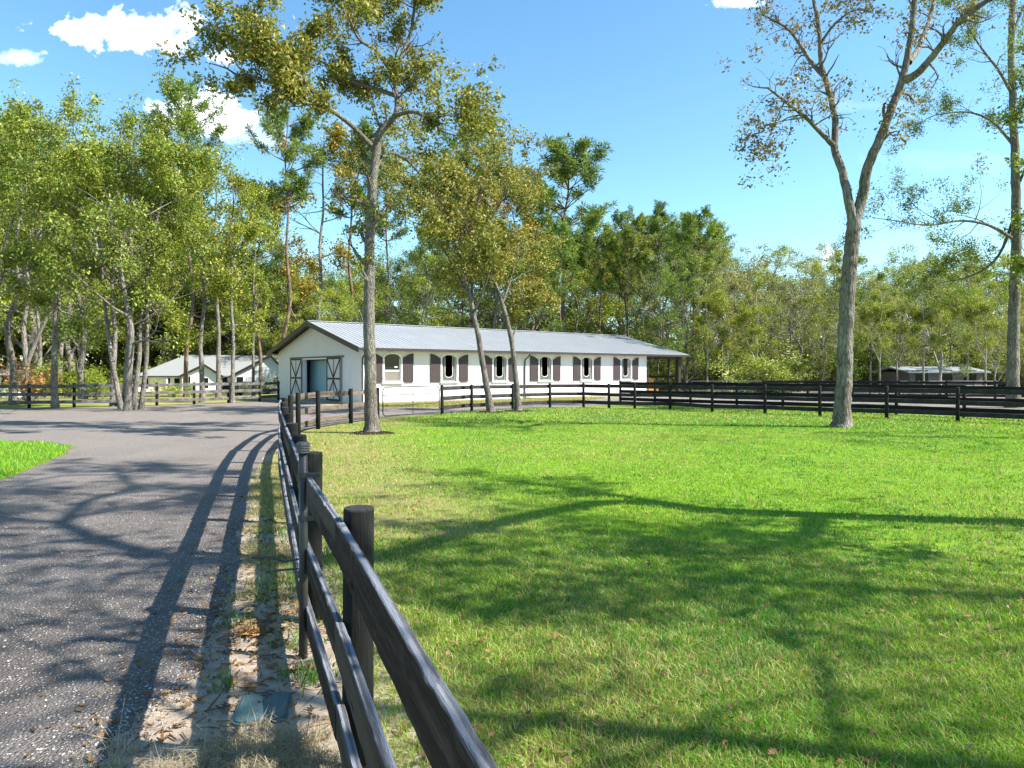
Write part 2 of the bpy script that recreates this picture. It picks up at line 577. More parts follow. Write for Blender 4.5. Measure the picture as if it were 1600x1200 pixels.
# ------------------------------------------------------------ layout lines read off the photo
near_posts = [(0.22, 0.68), (-0.69, 3.09), (-1.44, 4.98), (-2.02, 6.6), (-2.58, 8.15), (-3.15, 9.75), (-3.78, 11.5), (-4.43, 13.4), (-5.06, 15.4),
              (-5.57, 17.4), (-6.0, 19.4), (-6.03, 21.5), (-5.52, 23.7), (-4.96, 25.5)]
far_posts = [(-2.89, 28.6), (-1.78, 30.6), (.03, 32.4), (1.86, 33.8), (3.53, 34.1), (4.66, 33.2), (5.81, 32.7), (7.41, 32.4), (8.78, 30.3),
             (10.65, 29.1), (12.25, 27.5), (14.2, 26.2), (15.86, 24.6), (17.6, 22.9), (19.4, 21.2)]
back_posts = [(5.86, 37.4), (7.36, 35.6), (8.94, 34.6), (10.8, 33.2), (12.5, 31.9), (14.2, 30.3), (15.9, 28.6), (17.4, 26.6), (19.0, 24.8), (20.8, 23.2), (22.6, 21.6)]
left_posts = [(-29.5, 32.2), (-27.5, 32.6), (-25.4, 33.0), (-23.4, 33.5), (-21.6, 34.1), (-20.0, 35.0), (-18.5, 36.0), (-17.2, 37.4), (-16.0, 39.0), (-14.9, 40.8), (-14.5, 42.9)]

# driveway outline
drive_edge = [gp(60, 1330), gp(130, 1200), gp(225, 1110), gp(300, 1050), gp(338, 965), gp(366, 890), gp(384, 800), gp(396, 740), (-5.75, 17.0), (-6.35, 19.6),
              (-6.4, 21.6), (-5.9, 24.2), (-5.2, 26.3), (-3.0, 29.3), (-1.9, 31.4), (0.0, 33.2), (1.9, 34.6), (3.6, 35.0), (5.0, 36.5), (6.0, 39.0), (9.0, 38.0), (14.0, 36.0), (22, 33.5), (40, 30),
              (44, 58), (26, 62), (17, 60), (10.5, 54), (6.5, 47.0), (3.75, 40.7), (0.3, 37.6), (-3.2, 34.9), (-6.0, 34.0), (-8.0, 34.6), (-9.7, 36.4), (-11.5, 39.5),
              (-15.5, 44.2), (-15.7, 41.5), (-16.6, 38.6), (-18.2, 36.4), (-20.2, 34.8), (-24, 33.6), (-32, 32.2), (-60, 30), (-60, -6), (-3.2, -6), (-2.6, -2)]
island = [(-13.6, 17.9), (-11.8, 17.4), (-10.3, 16.3), (-9.7, 15.0), (-9.15, 13.6), (-8.7, 12.3), (-8.35, 10.9), (-8.4, 9.2), (-9.2, 7.5), (-11, 6.2), (-14, 6.0), (-18, 8), (-19, 13), (-17, 17)]


def ragged(poly, step, amp, near=16):
    out_ = []
    n = len(poly)
    for i in range(n):
        x0, y0 = poly[i]
        x1, y1 = poly[(i + 1) % n]
        L = math.hypot(x1 - x0, y1 - y0)
        d = math.hypot((x0 + x1) / 2, (y0 + y1) / 2)
        st = step * (1 if d < 9 else 3 if d < 25 else 12)
        k = max(1, int(L / st))
        k = min(k, 160)
        nx, ny = -(y1 - y0) / L, (x1 - x0) / L
        for j in range(k):
            t = j / k
            x, y = x0 + (x1 - x0) * t, y0 + (y1 - y0) * t
            a = amp * ((float(vnoise(x, y, 2.0)) - .5) * 2.2 + (float(vnoise(x, y, 9.0)) - .5) * 1.0 + random.uniform(-.3, .3))
            if j == 0:
                a *= .5
            out_.append((x + nx * a, y + ny * a))
    return out_


def sheet(name, poly, z, mat, **kw):
    tr = tessellate_polygon([[Vector((x, y, 0)) for x, y in poly]])
    V = [(x, y, z) for x, y in poly]
    me = bpy.data.meshes.new(name)
    F = []
    for t in tr:
        a, b, c = [Vector(V[i]) for i in t]
        F.append(tuple(t) if (b - a).cross(c - a).z > 0 else tuple(reversed(t)))
    me.from_pydata(V, [], F)
    me.materials.append(mat)
    o = link(bpy.data.objects.new(name, me))
    return tag(o, kind='structure', **kw)


# driveway material: rolled asphalt millings
m, g = newmat('asphalt millings')
co = objco(g)
v1 = g.n('ShaderNodeTexVoronoi', i_Vector=co, i_Scale=62.0)
v2 = g.n('ShaderNodeTexVoronoi', i_Vector=co, i_Scale=28.0)
n1 = g.n('ShaderNodeTexNoise', i_Vector=co, i_Scale=.55, i_Detail=6.0, i_Roughness=.6)
n2 = g.n('ShaderNodeTexNoise', i_Vector=co, i_Scale=180.0, i_Detail=3.0)
n3 = g.n('ShaderNodeTexNoise', i_Vector=co, i_Scale=5.0, i_Detail=5.0)
base = g.mix(g.ramp(n1.outputs[0], [(.35, 0.0), (.7, 1.0)]), (.115, .098, .086), (.20, .172, .15))
base = g.mix(g.ramp(n3.outputs[0], [(.4, 0.0), (.7, .5)]), base, (.075, .068, .068))
wr = g.n('ShaderNodeTexNoise', i_Vector=objco(g, (1.0, .16, 1)), i_Scale=.9, i_Detail=6.0, i_Roughness=.6)
base = g.mix(g.ramp(wr.outputs[0], [(.5, 0.0), (.68, .55)]), base, (.29, .262, .24))
yy_ = g.n('ShaderNodeSeparateXYZ', i_0=co).outputs[1]
ff = g.ramp(g.math('MULTIPLY_ADD', g.math('SUBTRACT', n1.outputs[0], .5), .7, g.math('MULTIPLY', yy_, .05)), [(.25, 0.0), (.85, .8)])
base = g.mix(ff, base, (.29, .25, .22))  # paler with distance: grazing light put into the colour, along with far dust
base = g.mix(g.ramp(v1.outputs['Color'], [(.3, 0.0), (.9, .55)]), base, (.055, .05, .052))
pale = g.math('MULTIPLY', g.ramp(g.n('ShaderNodeSeparateColor', i_0=v1.outputs['Color']).outputs[1], [(.80, 0.0), (.84, 1.0)]), g.ramp(v1.outputs['Distance'], [(.25, 1.0), (.45, 0.0)]))
pale2 = g.math('MULTIPLY', g.ramp(g.n('ShaderNodeSeparateColor', i_0=v2.outputs['Color']).outputs[2], [(.93, 0.0), (.95, 1.0)]), g.ramp(v2.outputs['Distance'], [(.12, 1.0), (.25, 0.0)]))
base = g.mix(g.math('MAXIMUM', pale, pale2), base, (.58, .55, .51))
hgt = g.math('ADD', g.math('MULTIPLY', v1.outputs['Distance'], -1.0), g.math('MULTIPLY', n2.outputs[0], .5))
finish(g, base, .88, hgt, .9, .02, .2)
M['millings'] = m

# ground: lawn / sand / dry grass chosen by masks stored on the mesh
m, g = newmat('ground')
co = objco(g)
at_ = g.n('ShaderNodeAttribute', attribute_name='masks')
sp = g.n('ShaderNodeSeparateColor', i_0=at_.outputs['Color'])
nA = g.n('ShaderNodeTexNoise', i_Vector=co, i_Scale=.35, i_Detail=5.0, i_Roughness=.6)
nB = g.n('ShaderNodeTexNoise', i_Vector=co, i_Scale=3.5, i_Detail=8.0, i_Roughness=.7)
nC = g.n('ShaderNodeTexNoise', i_Vector=co, i_Scale=70.0, i_Detail=5.0, i_Roughness=.7)
nD = g.n('ShaderNodeTexNoise', i_Vector=co, i_Scale=14.0, i_Detail=7.0, i_Roughness=.7)
grass = g.mix(g.ramp(nB.outputs[0], [(.3, 0.0), (.7, 1.0)]), (.11, .235, .02), (.24, .36, .025))
grass = g.mix(g.ramp(nC.outputs[0], [(.35, .7), (.6, 0.0)]), grass, (.06, .12, .012))
thatch = g.mix(nC.outputs[0], (.17, .14, .055), (.34, .29, .13))
grass = g.mix(g.math('MULTIPLY', g.ramp(g.math('ADD', nD.outputs[0], g.math('MULTIPLY', sp.outputs[1], .32)), [(.56, 0.0), (.8, 1.0)]), .85), grass, thatch)
dry = g.mix(g.ramp(nB.outputs[0], [(.3, 0.0), (.7, 1.0)]), (.24, .20, .085), (.36, .33, .12))
dry = g.mix(g.ramp(nA.outputs[0], [(.4, 0.0), (.6, .5)]), dry, (.18, .24, .05))
sand = g.mix(g.ramp(nD.outputs[0], [(.3, 0.0), (.7, 1.0)]), (.30, .235, .18), (.50, .41, .31))
sand = g.mix(g.ramp(nC.outputs[0], [(.3, .5), (.5, 0.0)]), sand, (.12, .09, .07))
f1 = g.ramp(g.math('ADD', sp.outputs[0], g.math('MULTIPLY', g.math('SUBTRACT', nD.outputs[0], .5), .9)), [(.42, 0.0), (.58, 1.0)])
f2 = g.ramp(g.math('ADD', sp.outputs[2], g.math('MULTIPLY', g.math('SUBTRACT', nB.outputs[0], .5), .5)), [(.4, 0.0), (.6, 1.0)])
c = g.mix(f2, grass, dry)
c = g.mix(f1, c, sand)
hh = g.math('ADD', g.math('MULTIPLY', nC.outputs[0], .4), g.math('MULTIPLY', nD.outputs[0], 1.0))
finish(g, c, .95, hh, .7, .03, .08)
M['ground'] = m


def mask_dirt(x, y):
    """sand between the driveway and the near fence, thinning with distance, spilling a little under the rails"""
    d1 = seg_dist(x, y, [(-1.5, -2), (-1.3, 1.4), (-1.35, 3.3), (-1.75, 4.8), (-2.2, 6.2), (-2.8, 7.6)])
    a = 1 - sst(.35, .85, d1)
    d2 = seg_dist(x, y, [(-2.8, 7.6), (-3.9, 10), (-5.2, 14.5), (-6.0, 19.5)])
    b = (1 - sst(.05, .45, d2)) * .62
    d3 = seg_dist(x, y, [(0.1, 1.4), (-.5, 3.1), (-1.1, 4.9), (-1.7, 6.8)])
    c_ = (1 - sst(.1, .9, d3)) * .52
    d4 = seg_dist(x, y, [(-11, 39), (-8.8, 36.3), (-5.5, 34.5)])
    e = (1 - sst(.3, 1.5, d4)) * .8
    return np.maximum.reduce([a, b, c_, e])


def mask_dry(x, y):
    """winter-tan grass: barn lawn, beyond the left fence, off behind"""
    barn = 1 - sst(3.5, 6.0, seg_dist(x, y, [(-8, 36), (0, 39.5), (6, 46)]))
    left = sst(35.5, 38, y) * sst(14, 17, -x)
    far = sst(50, 64, y) * .7
    return np.clip(np.maximum.reduce([barn, left, far]) * 1.0, 0, 1)


def mask_thatch(x, y):
    a = 1 - sst(1.0, 4.0, seg_dist(x, y, near_posts))
    b = sst(6.0, 1.5, y) if False else (1 - sst(3, 9, y)) * .75
    c_ = sst(21, 26, y) * .5
    return np.clip(np.maximum.reduce([a, b, c_]), 0, 1)


def axis(lo, hi, st, far):
    core = np.arange(lo, hi + 1e-6, st)
    o_ = []
    x, s = hi, st
    while x < far:
        s *= 1.16
        x += s
        o_.append(x)
    i_ = []
    x, s = lo, st
    while x > -far:
        s *= 1.16
        x -= s
        i_.append(x)
    return np.concatenate([i_[::-1], core, o_])


gx = axis(-9, 12, .13, 900)
gy = axis(0, 24, .13, 900)
XX, YY = np.meshgrid(gx, gy)
ZZ = hz(XX, YY)
nxg, nyg = len(gx), len(gy)
V = np.stack([XX.ravel(), YY.ravel(), ZZ.ravel()], 1)
ii = (np.arange(nyg - 1)[:, None] * nxg + np.arange(nxg - 1)[None, :]).ravel()
F = np.stack([ii, ii + 1, ii + nxg + 1, ii + nxg], 1)
me = npmesh('ground', V, [F], M['ground'], True)
ca = me.color_attributes.new('masks', 'FLOAT_COLOR', 'POINT')
cols = np.ones((len(V), 4), dtype=np.float32)
cols[:, 0] = mask_dirt(V[:, 0], V[:, 1])
cols[:, 1] = mask_thatch(V[:, 0], V[:, 1])
cols[:, 2] = mask_dry(V[:, 0], V[:, 1])
ca.data.foreach_set('color', cols.ravel())
tag(link(bpy.data.objects.new('ground', me)), kind='structure', label='bright green paddock lawn with sandy verge and dry grass')

drive_poly = ragged(drive_edge, .06, .09)
sheet('driveway', drive_poly, .006, M['millings'], label='dark asphalt millings driveway curving up to the barn')
isl_poly = ragged(island, .2, .12)
m, g = newmat('island lawn')
co = objco(g)
nB = g.n('ShaderNodeTexNoise', i_Vector=co, i_Scale=3.0, i_Detail=8.0, i_Roughness=.7)
nC = g.n('ShaderNodeTexNoise', i_Vector=co, i_Scale=60.0, i_Detail=5.0, i_Roughness=.7)
c = g.mix(g.ramp(nB.outputs[0], [(.3, 0.0), (.7, 1.0)]), (.16, .26, .015), (.27, .37, .025))
c = g.mix(g.ramp(nC.outputs[0], [(.35, .6), (.6, 0.0)]), c, (.10, .13, .02))
finish(g, c, .95, nC.outputs[0], .6, .03, .08)
M['lawn'] = m
sheet('lawn', isl_poly, .012, M['lawn'], label='rounded patch of green lawn inside the driveway loop')

# ------------------------------------------------------------ grass
m, g = newmat('grass blades')
a1 = g.n('ShaderNodeAttribute', attribute_name='tint')
geo = g.n('ShaderNodeNewGeometry')
k = g.ramp(geo.outputs['Random Per Island'], [(0, .7), (1.0, 1.3)])
c = g.mix(1.0, a1.outputs['Color'], k, 'MULTIPLY')
p = g.n('ShaderNodeBsdfPrincipled', i_Base_Color=c, i_Roughness=.5)
p.inputs['Specular IOR Level'].default_value = .3
tr = g.n('ShaderNodeBsdfTranslucent', i_Color=g.mix(1.0, c, (1.2, 1.2, .5), 'MULTIPLY'))
mx = g.n('ShaderNodeMixShader', i_0=.35, i_1=p.outputs[0], i_2=tr.outputs[0])
g.n('ShaderNodeOutputMaterial', i_Surface=mx.outputs[0])
M['blades'] = m


def blades(name, x, y, h, wd, cols, lean=.5, z0=0.0, label=None, curl=.5):
    n = len(x)
    a = rng.random(n) * 2 * np.pi
    la = rng.random(n) * 2 * np.pi
    l = h * lean * rng.random(n)
    sx, sy = np.cos(a) * wd / 2, np.sin(a) * wd / 2
    lx, ly = np.cos(la) * l, np.sin(la) * l
    V = np.empty((n, 5, 3), dtype=np.float32)
    V[:, 0] = np.stack([x - sx, y - sy, np.full(n, z0)], 1)
    V[:, 1] = np.stack([x + sx, y + sy, np.full(n, z0)], 1)
    V[:, 2] = np.stack([x + sx * .7 + lx * .35, y + sy * .7 + ly * .35, z0 + h * .55], 1)
    V[:, 3] = np.stack([x - sx * .7 + lx * .35, y - sy * .7 + ly * .35, z0 + h * .55], 1)
    V[:, 4] = np.stack([x + lx * (1 + curl), y + ly * (1 + curl), z0 + h * (1 - .25 * curl * rng.random(n))], 1)
    b = np.arange(n) * 5
    q = np.stack([b, b + 1, b + 2, b + 3], 1)
    t = np.stack([b + 3, b + 2, b + 4], 1)
    me = npmesh(name, V.reshape(-1, 3), [q, t], M['blades'])
    ca = me.color_attributes.new('tint', 'FLOAT_COLOR', 'POINT')
    cc = np.ones((n, 5, 4), dtype=np.float32)
    cc[:, :, :3] = cols[:, None, :]
    ca.data.foreach_set('color', cc.ravel())
    return tag(link(bpy.data.objects.new(name, me)), label, kind='stuff')


def scatter_polar(n, r0, r1, a0, a1, power):
    """points in an annular sector; density falls with distance"""
    u = rng.random(n)
    r_ = (r0 ** power + u * (r1 ** power - r0 ** power)) ** (1 / power)
    a = a0 + rng.random(n) * (a1 - a0)
    return r_ * np.sin(a), r_ * np.cos(a)


drv = np.array(drive_edge)
x, y = scatter_polar(430000, 1.6, 27, R(-34), R(52), .75)
ins = inpoly(x, y, drive_edge)
# keep only inside the paddock, thin on dirt
dirt = mask_dirt(x, y)
right = inpoly(x, y, [(.2, 0.5), *near_posts[1:], (-2.89, 28.6), *far_posts[1:], (30, 20), (30, 0)])
keep = (~ins) & right & (rng.random(len(x)) > dirt * 1.5) & (rng.random(len(x)) < .35 + vnoise(x, y, 1.7) * .9)
bare = vnoise(x, y, 3.1) * .6 + vnoise(x, y, 7.0) * .4
keep &= (bare > .2 + .2 * mask_thatch(x, y) * (rng.random(len(x)) < .7))
x, y = x[keep], y[keep]
r_ = np.hypot(x, y)
hgt = (.025 + .035 * rng.random(len(x)) ** 2) * (1 + .5 * (vnoise(x, y, 2.5) - .4)) * np.clip(1 + (6 - r_) * .03, .8, 1.2)
tuft = vnoise(x, y, 5.0) > .78
hgt[tuft] *= 1.5
t = np.clip(vnoise(x, y, .5) * .6 + vnoise(x, y, 4) * .4 + rng.normal(0, .15, len(x)), 0, 1)[:, None]
c1, c2, c3 = np.array((.075, .265, .04)), np.array((.28, .43, .03)), np.array((.44, .37, .16))
cc = c1 * (1 - t) + c2 * t
dead = rng.random(len(x)) < .08 + .24 * mask_thatch(x, y) + .7 * np.clip(vnoise(x, y, .28) - .45, 0, 1) + .8 * np.clip(vnoise(x, y, 1.1) - .6, 0, 1)
cc[dead] = c3
blades('grass', x, y, hgt, .0035 + .0007 * r_, cc, lean=.8, label='short bright green lawn grass in the paddock')

# a denser carpet close to the camera
x, y = scatter_polar(330000, 2.2, 7.5, R(-26), R(45), 1.3)
right2 = inpoly(x, y, [(.45, 0.5), *[(a + .12, b) for a, b in near_posts[1:6]], (12, 9.75), (12, 0)])
keep = right2 & (rng.random(len(x)) > mask_dirt(x, y) * 1.3) & ((vnoise(x, y, 3.1) * .6 + vnoise(x, y, 7.0) * .4) > .06)
x, y = x[keep], y[keep]
r_ = np.hypot(x, y)
hgt = (.018 + .035 * rng.random(len(x)) ** 1.5)
t = np.clip(vnoise(x, y, .5) * .6 + vnoise(x, y, 4) * .4 + rng.normal(0, .2, len(x)), 0, 1)[:, None]
cc = c1 * (1 - t) + c2 * t
dead = rng.random(len(x)) < .14 + .45 * np.clip(vnoise(x, y, 1.3) - .3, 0, 1)
cc[dead] = c3
blades('grass', x, y, hgt, .0032 + .0005 * r_, cc, lean=1.4, label='fine low green and straw grass carpet nearest the camera')

x, y = scatter_polar(90000, 24, 40, R(-20), R(52), 1.6)
keep = inpoly(x, y, [(-4.6, 25.6), (-2.89, 28.6), *far_posts[1:], (17, 18), (0, 20)]) | (inpoly(x, y, [*far_posts[7:], *back_posts[::-1]]))
x, y = x[keep], y[keep]
t = np.clip(vnoise(x, y, .5) * .7 + rng.normal(0.1, .2, len(x)), 0, 1)[:, None]
cc = c1 * (1 - t) + c2 * t
cc[rng.random(len(x)) < .22] = c3
blades('grass', x, y, .04 + .05 * rng.random(len(x)), np.full(len(x), .03), cc, lean=.8, label='far strip of lawn grass along the paddock fence')

# green grass on the island and tufts on the verge, straw by the valve box
x, y = scatter_polar(110000, 8, 27, R(-64), R(-26), 1.2)
k_ = inpoly(x, y, isl_poly)
x, y = x[k_], y[k_]
t = rng.random(len(x))[:, None]
blades('lawn_grass', x, y, .05 + .04 * rng.random(len(x)), np.full(len(x), .014), c1 * (1 - t) + c2 * t, z0=.012, label='green grass of the lawn patch inside the driveway loop')

def verge_line(n, sp_, pts):
    pts = np.array(pts)
    i = rng.integers(0, len(pts) - 1, n)
    t = rng.random(n)
    P = pts[i] * (1 - t[:, None]) + pts[i + 1] * t[:, None]
    return P[:, 0] + rng.normal(0, sp_, n), P[:, 1] + rng.normal(0, sp_, n)


x, y = verge_line(26000, .38, [(-1.75, 5.3), (-2.3, 6.9), (-3.1, 8.6), (-4.0, 11), (-5.0, 14.4), (-5.6, 17.2)])
k_ = (~inpoly(x, y, drive_poly)) & (vnoise(x, y, 2.2) > .42)
x, y = x[k_], y[k_]
t = rng.random(len(x))[:, None]
t = t ** .6
cc = np.array((.14, .19, .04)) * (1 - t) + np.array((.42, .35, .18)) * t
blades('verge_grass', x, y, .02 + .045 * rng.random(len(x)) ** 2, np.full(len(x), .008), cc, lean=1.2, label='thin mixed grass growing along the driveway side of the fence')
# individual green tufts
tx, ty = [], []
for (cx, cy, nn, sp_) in ((-1.17, 4.05, 150, .07), (-1.42, 4.55, 60, .08), (-1.8, 5.9, 300, .2), (-1.75, 6.6, 300, .2), (-2.35, 7.6, 300, .2), (-1.95, 4.9, 30, .06), (-1.35, 5.0, 90, .10), (-1.62, 3.9, 26, .03)):
    tx.append(rng.normal(cx, sp_, nn)); ty.append(rng.normal(cy, sp_, nn))
x, y = np.concatenate(tx), np.concatenate(ty)
t = rng.random(len(x))[:, None]
blades('weeds', x, y, .05 + .11 * rng.random(len(x)), np.full(len(x), .007), np.array((.05, .14, .02)) * (1 - t) + np.array((.13, .27, .05)) * t, lean=1.0, label='green weed tufts on the sandy verge beside the fence')
# straw
x = rng.uniform(-2.25, -.75, 16000); y = rng.uniform(1.9, 3.45, 16000)
k_ = (vnoise(x, y, 3.0) * .5 + vnoise(x, y, 8.0) * .35 + (3.15 - y) * .55 + (x + 1.9) * .12 > .42) & (~inpoly(x, y, drive_poly))
x, y = x[k_], y[k_]
t = rng.random(len(x))[:, None]
blades('straw_grass', x, y, .04 + .07 * rng.random(len(x)), np.full(len(x), .0045), np.array((.24, .20, .14)) * (1 - t) + np.array((.48, .42, .29)) * t, lean=2.2, curl=.9, label='dead straw coloured grass beside the driveway edge')

# dry grass strips at the barn and under the left fence
x = rng.uniform(-11, 8, 50000); y = rng.uniform(33.5, 47, 50000)
lx = (x + 8.07) * .781 + (y - 37.4) * .625
ly = -(x + 8.07) * .625 + (y - 37.4) * .781
k_ = (~inpoly(x, y, drive_poly)) & (ly < -.1) & (ly > -8) & (mask_dry(x, y) > .3) & inpoly(x, y, [(-11, 39), (-9.5, 36.2), (-6, 33.8), (-3, 34.6), (.4, 37.3), (4, 40.3), (8, 47), (0, 47)])
x, y = x[k_], y[k_]
t = rng.random(len(x))[:, None]
blades('dry_grass', x, y, .05 + .06 * rng.random(len(x)), np.full(len(x), .03), np.array((.22, .24, .06)) * (1 - t) + np.array((.42, .36, .15)) * t, lean=1.0, label='tan winter grass strip in front of the barn wall')


# ------------------------------------------------------------ small ground litter
def leafcards(C, size, up=1.5, fold=.25, aspect=.55):
    """one folded rhombic leaf per centre"""
    n = len(C)
    nrm = rng.normal(0, 1, (n, 3))
    nrm[:, 2] += up
    nrm /= np.linalg.norm(nrm, axis=1, keepdims=True)
    a = rng.normal(0, 1, (n, 3))
    a -= nrm * np.sum(a * nrm, 1, keepdims=True)
    a /= np.linalg.norm(a, axis=1, keepdims=True)
    b = np.cross(nrm, a)
    s = np.asarray(size).reshape(-1, 1)
    V = np.empty((n, 4, 3), dtype=np.float32)
    V[:, 0] = C - a * s * .5
    V[:, 1] = C + b * s * aspect * .5 + nrm * s * fold - a * s * .08
    V[:, 2] = C + a * s * .5
    V[:, 3] = C - b * s * aspect * .5 + nrm * s * fold - a * s * .08
    i = np.arange(n) * 4
    return V.reshape(-1, 3), np.stack([i, i + 1, i + 2, i + 3], 1)


def litter_leaves(name, x, y, size, label, z=.02):
    """lobed dead oak leaves lying on the grass, slightly curled"""
    n = len(x)
    prof = [(-.5, .0), (-.3, .10), (-.18, .06), (-.05, .22), (.05, .09), (.2, .26), (.27, .10), (.5, .0)]
    outline = prof + [(a, -b) for a, b in reversed(prof[1:-1])]
    k = len(outline)
    O = np.array(outline)
    ang = rng.random(n) * 2 * np.pi
    cu = rng.uniform(-.9, 1.5, n)
    tilt = rng.normal(0, .35, n)
    s = size * rng.uniform(.6, 1.2, n)
    V = np.empty((n, k + 1, 3), dtype=np.float32)
    ca_, sa_ = np.cos(ang), np.sin(ang)
    for j in range(k + 1):
        u, v = (O[j] if j < k else (0, 0))
        zz = cu * (u * u + 2 * v * v) * s + tilt * v * s + rng.normal(0, .012, n) * s
        V[:, j, 0] = x + (u * ca_ - v * sa_) * s
        V[:, j, 1] = y + (u * sa_ + v * ca_) * s
        V[:, j, 2] = z + np.maximum(zz, -.01) + .004
    i = np.arange(n) * (k + 1)
    F = np.concatenate([np.stack([i + k, i + j, i + (j + 1) % k], 1) for j in range(k)])
    me = npmesh(name, V.reshape(-1, 3), [F], M['leaf_dead'])
    return tag(link(bpy.data.objects.new(name, me)), label, kind='stuff')


M['leaf_dead'] = leafmat('dead leaf litter', (.075, .04, .015), (.17, .09, .03), (.34, .21, .09), transl=.05, rough=.6)
x, y = scatter_polar(1700, 2.2, 24, R(-12), R(50), .9)
k_ = inpoly(x, y, [(.4, 0.5), *[(a + .25, b) for a, b in near_posts[1:]], (-2.89, 28.6), *far_posts[1:], (30, 20), (30, 0)]) & (vnoise(x, y, 1.1) > .3)
litter_leaves('fallen_leaves', x[k_], y[k_], .07, 'brown fallen oak leaves scattered over the paddock grass', .045)
x, y = verge_line(420, .3, [(-1.2, 2.9), (-1.6, 4.6), (-1.9, 5.6), (-3.2, 8.6)])
k_ = ~inpoly(x, y, drive_edge)
litter_leaves('verge_leaves', x[k_], y[k_], .075, 'dead leaves scattered on the sandy verge', .006)
# little sticks and bark bits in the sand
n = 900
x, y = verge_line(n, .32, [(-1.2, 2.7), (-1.6, 4.6), (-1.9, 5.6), (-3.2, 8.6)])
a = rng.random(n) * 6.28
l = rng.uniform(.01, .06, n)
wd_ = rng.uniform(.001, .004, n)
dx, dy = np.cos(a) * l, np.sin(a) * l
nx_, ny_ = -np.sin(a) * wd_, np.cos(a) * wd_
zb = np.full(n, .009)
V = np.stack([np.stack([x - dx - nx_, y - dy - ny_, zb], 1), np.stack([x - dx + nx_, y - dy + ny_, zb], 1), np.stack([x + dx + nx_, y + dy + ny_, zb], 1), np.stack([x + dx - nx_, y + dy - ny_, zb], 1),
              np.stack([x - dx, y - dy, zb + wd_ * 1.5], 1), np.stack([x + dx, y + dy, zb + wd_ * 1.5 + rng.uniform(0, .01, n)], 1)], 1)
i = np.arange(n) * 6
tag(link(bpy.data.objects.new('debris', npmesh('debris', V.reshape(-1, 3), [np.stack([i, i + 4, i + 5, i + 3], 1), np.stack([i + 1, i + 2, i + 5, i + 4], 1)], M['leaf_dead']))),
    'small sticks and bark bits lying in the verge sand', kind='stuff')
x, y = verge_line(260, .25, drive_edge[1:9])
litter_leaves('drive_leaves', x, y, .06, 'dry leaves blown along the driveway edge', .01)
cx, cy = gp(393, 992)
x = rng.normal(cx, .08, 60); y = rng.normal(cy, .05, 60)
o = litter_leaves('leaf_clump', x, y, .09, 'dark clump of dead leaves and bark on the sandy verge', .02)

# loose stones on the driveway, denser near its edge
x, y = scatter_polar(16000, 2.3, 12, R(-60), R(-8), 1.0)
ex, ey = verge_line(5000, .13, drive_edge[0:8])
x, y = np.concatenate([x, ex]), np.concatenate([y, ey])
k_ = inpoly(x, y, drive_poly) | (np.arange(len(x)) >= 16000)
x, y = x[k_], y[k_]
n = len(x)
s = .003 + .007 * rng.random(n) ** 3
oc = np.array([(1, 0, 0), (0, 1, 0), (-1, 0, 0), (0, -1, 0), (0, 0, 1.1), (0, 0, -.4)])
V = np.empty((n, 6, 3), dtype=np.float32)
ang = rng.random(n) * 6.28
for j in range(6):
    q = oc[j] * rng.uniform(.6, 1.3, (n, 1))
    V[:, j, 0] = x + (q[:, 0] * np.cos(ang) - q[:, 1] * np.sin(ang)) * s
    V[:, j, 1] = y + (q[:, 0] * np.sin(ang) + q[:, 1] * np.cos(ang)) * s
    V[:, j, 2] = .008 + q[:, 2] * s * .8
i = np.arange(n) * 6
F = np.concatenate([np.stack([i + a, i + (a + 1) % 4, i + 4], 1) for a in range(4)])
m, g = newmat('loose stones')
geo = g.n('ShaderNodeNewGeometry')
finish(g, g.ramp(geo.outputs['Random Per Island'], [(0, (.05, .047, .048)), (.45, (.12, .11, .105)), (.7, (.26, .24, .22)), (1.0, (.52, .49, .46))]), .85)
M['stones'] = m
tag(link(bpy.data.objects.new('gravel', npmesh('gravel', V.reshape(-1, 3), [F], m))), 'loose pale stone chips on the driveway surface', kind='stuff')


# ------------------------------------------------------------ trees
def catmull(pts, k=4):
    P = [Vector(p) for p in pts]
    P = [P[0] * 2 - P[1]] + P + [P[-1] * 2 - P[-2]]
    o_ = []
    for i in range(1, len(P) - 2):
        for j in range(k):
            t = j / k
            a, b, c, d = P[i - 1], P[i], P[i + 1], P[i + 2]
            o_.append(.5 * ((2 * b) + (c - a) * t + (2 * a - 5 * b + 4 * c - d) * t * t + (3 * b - a - 3 * c + d) * t ** 3))
    o_.append(P[-2])
    return o_


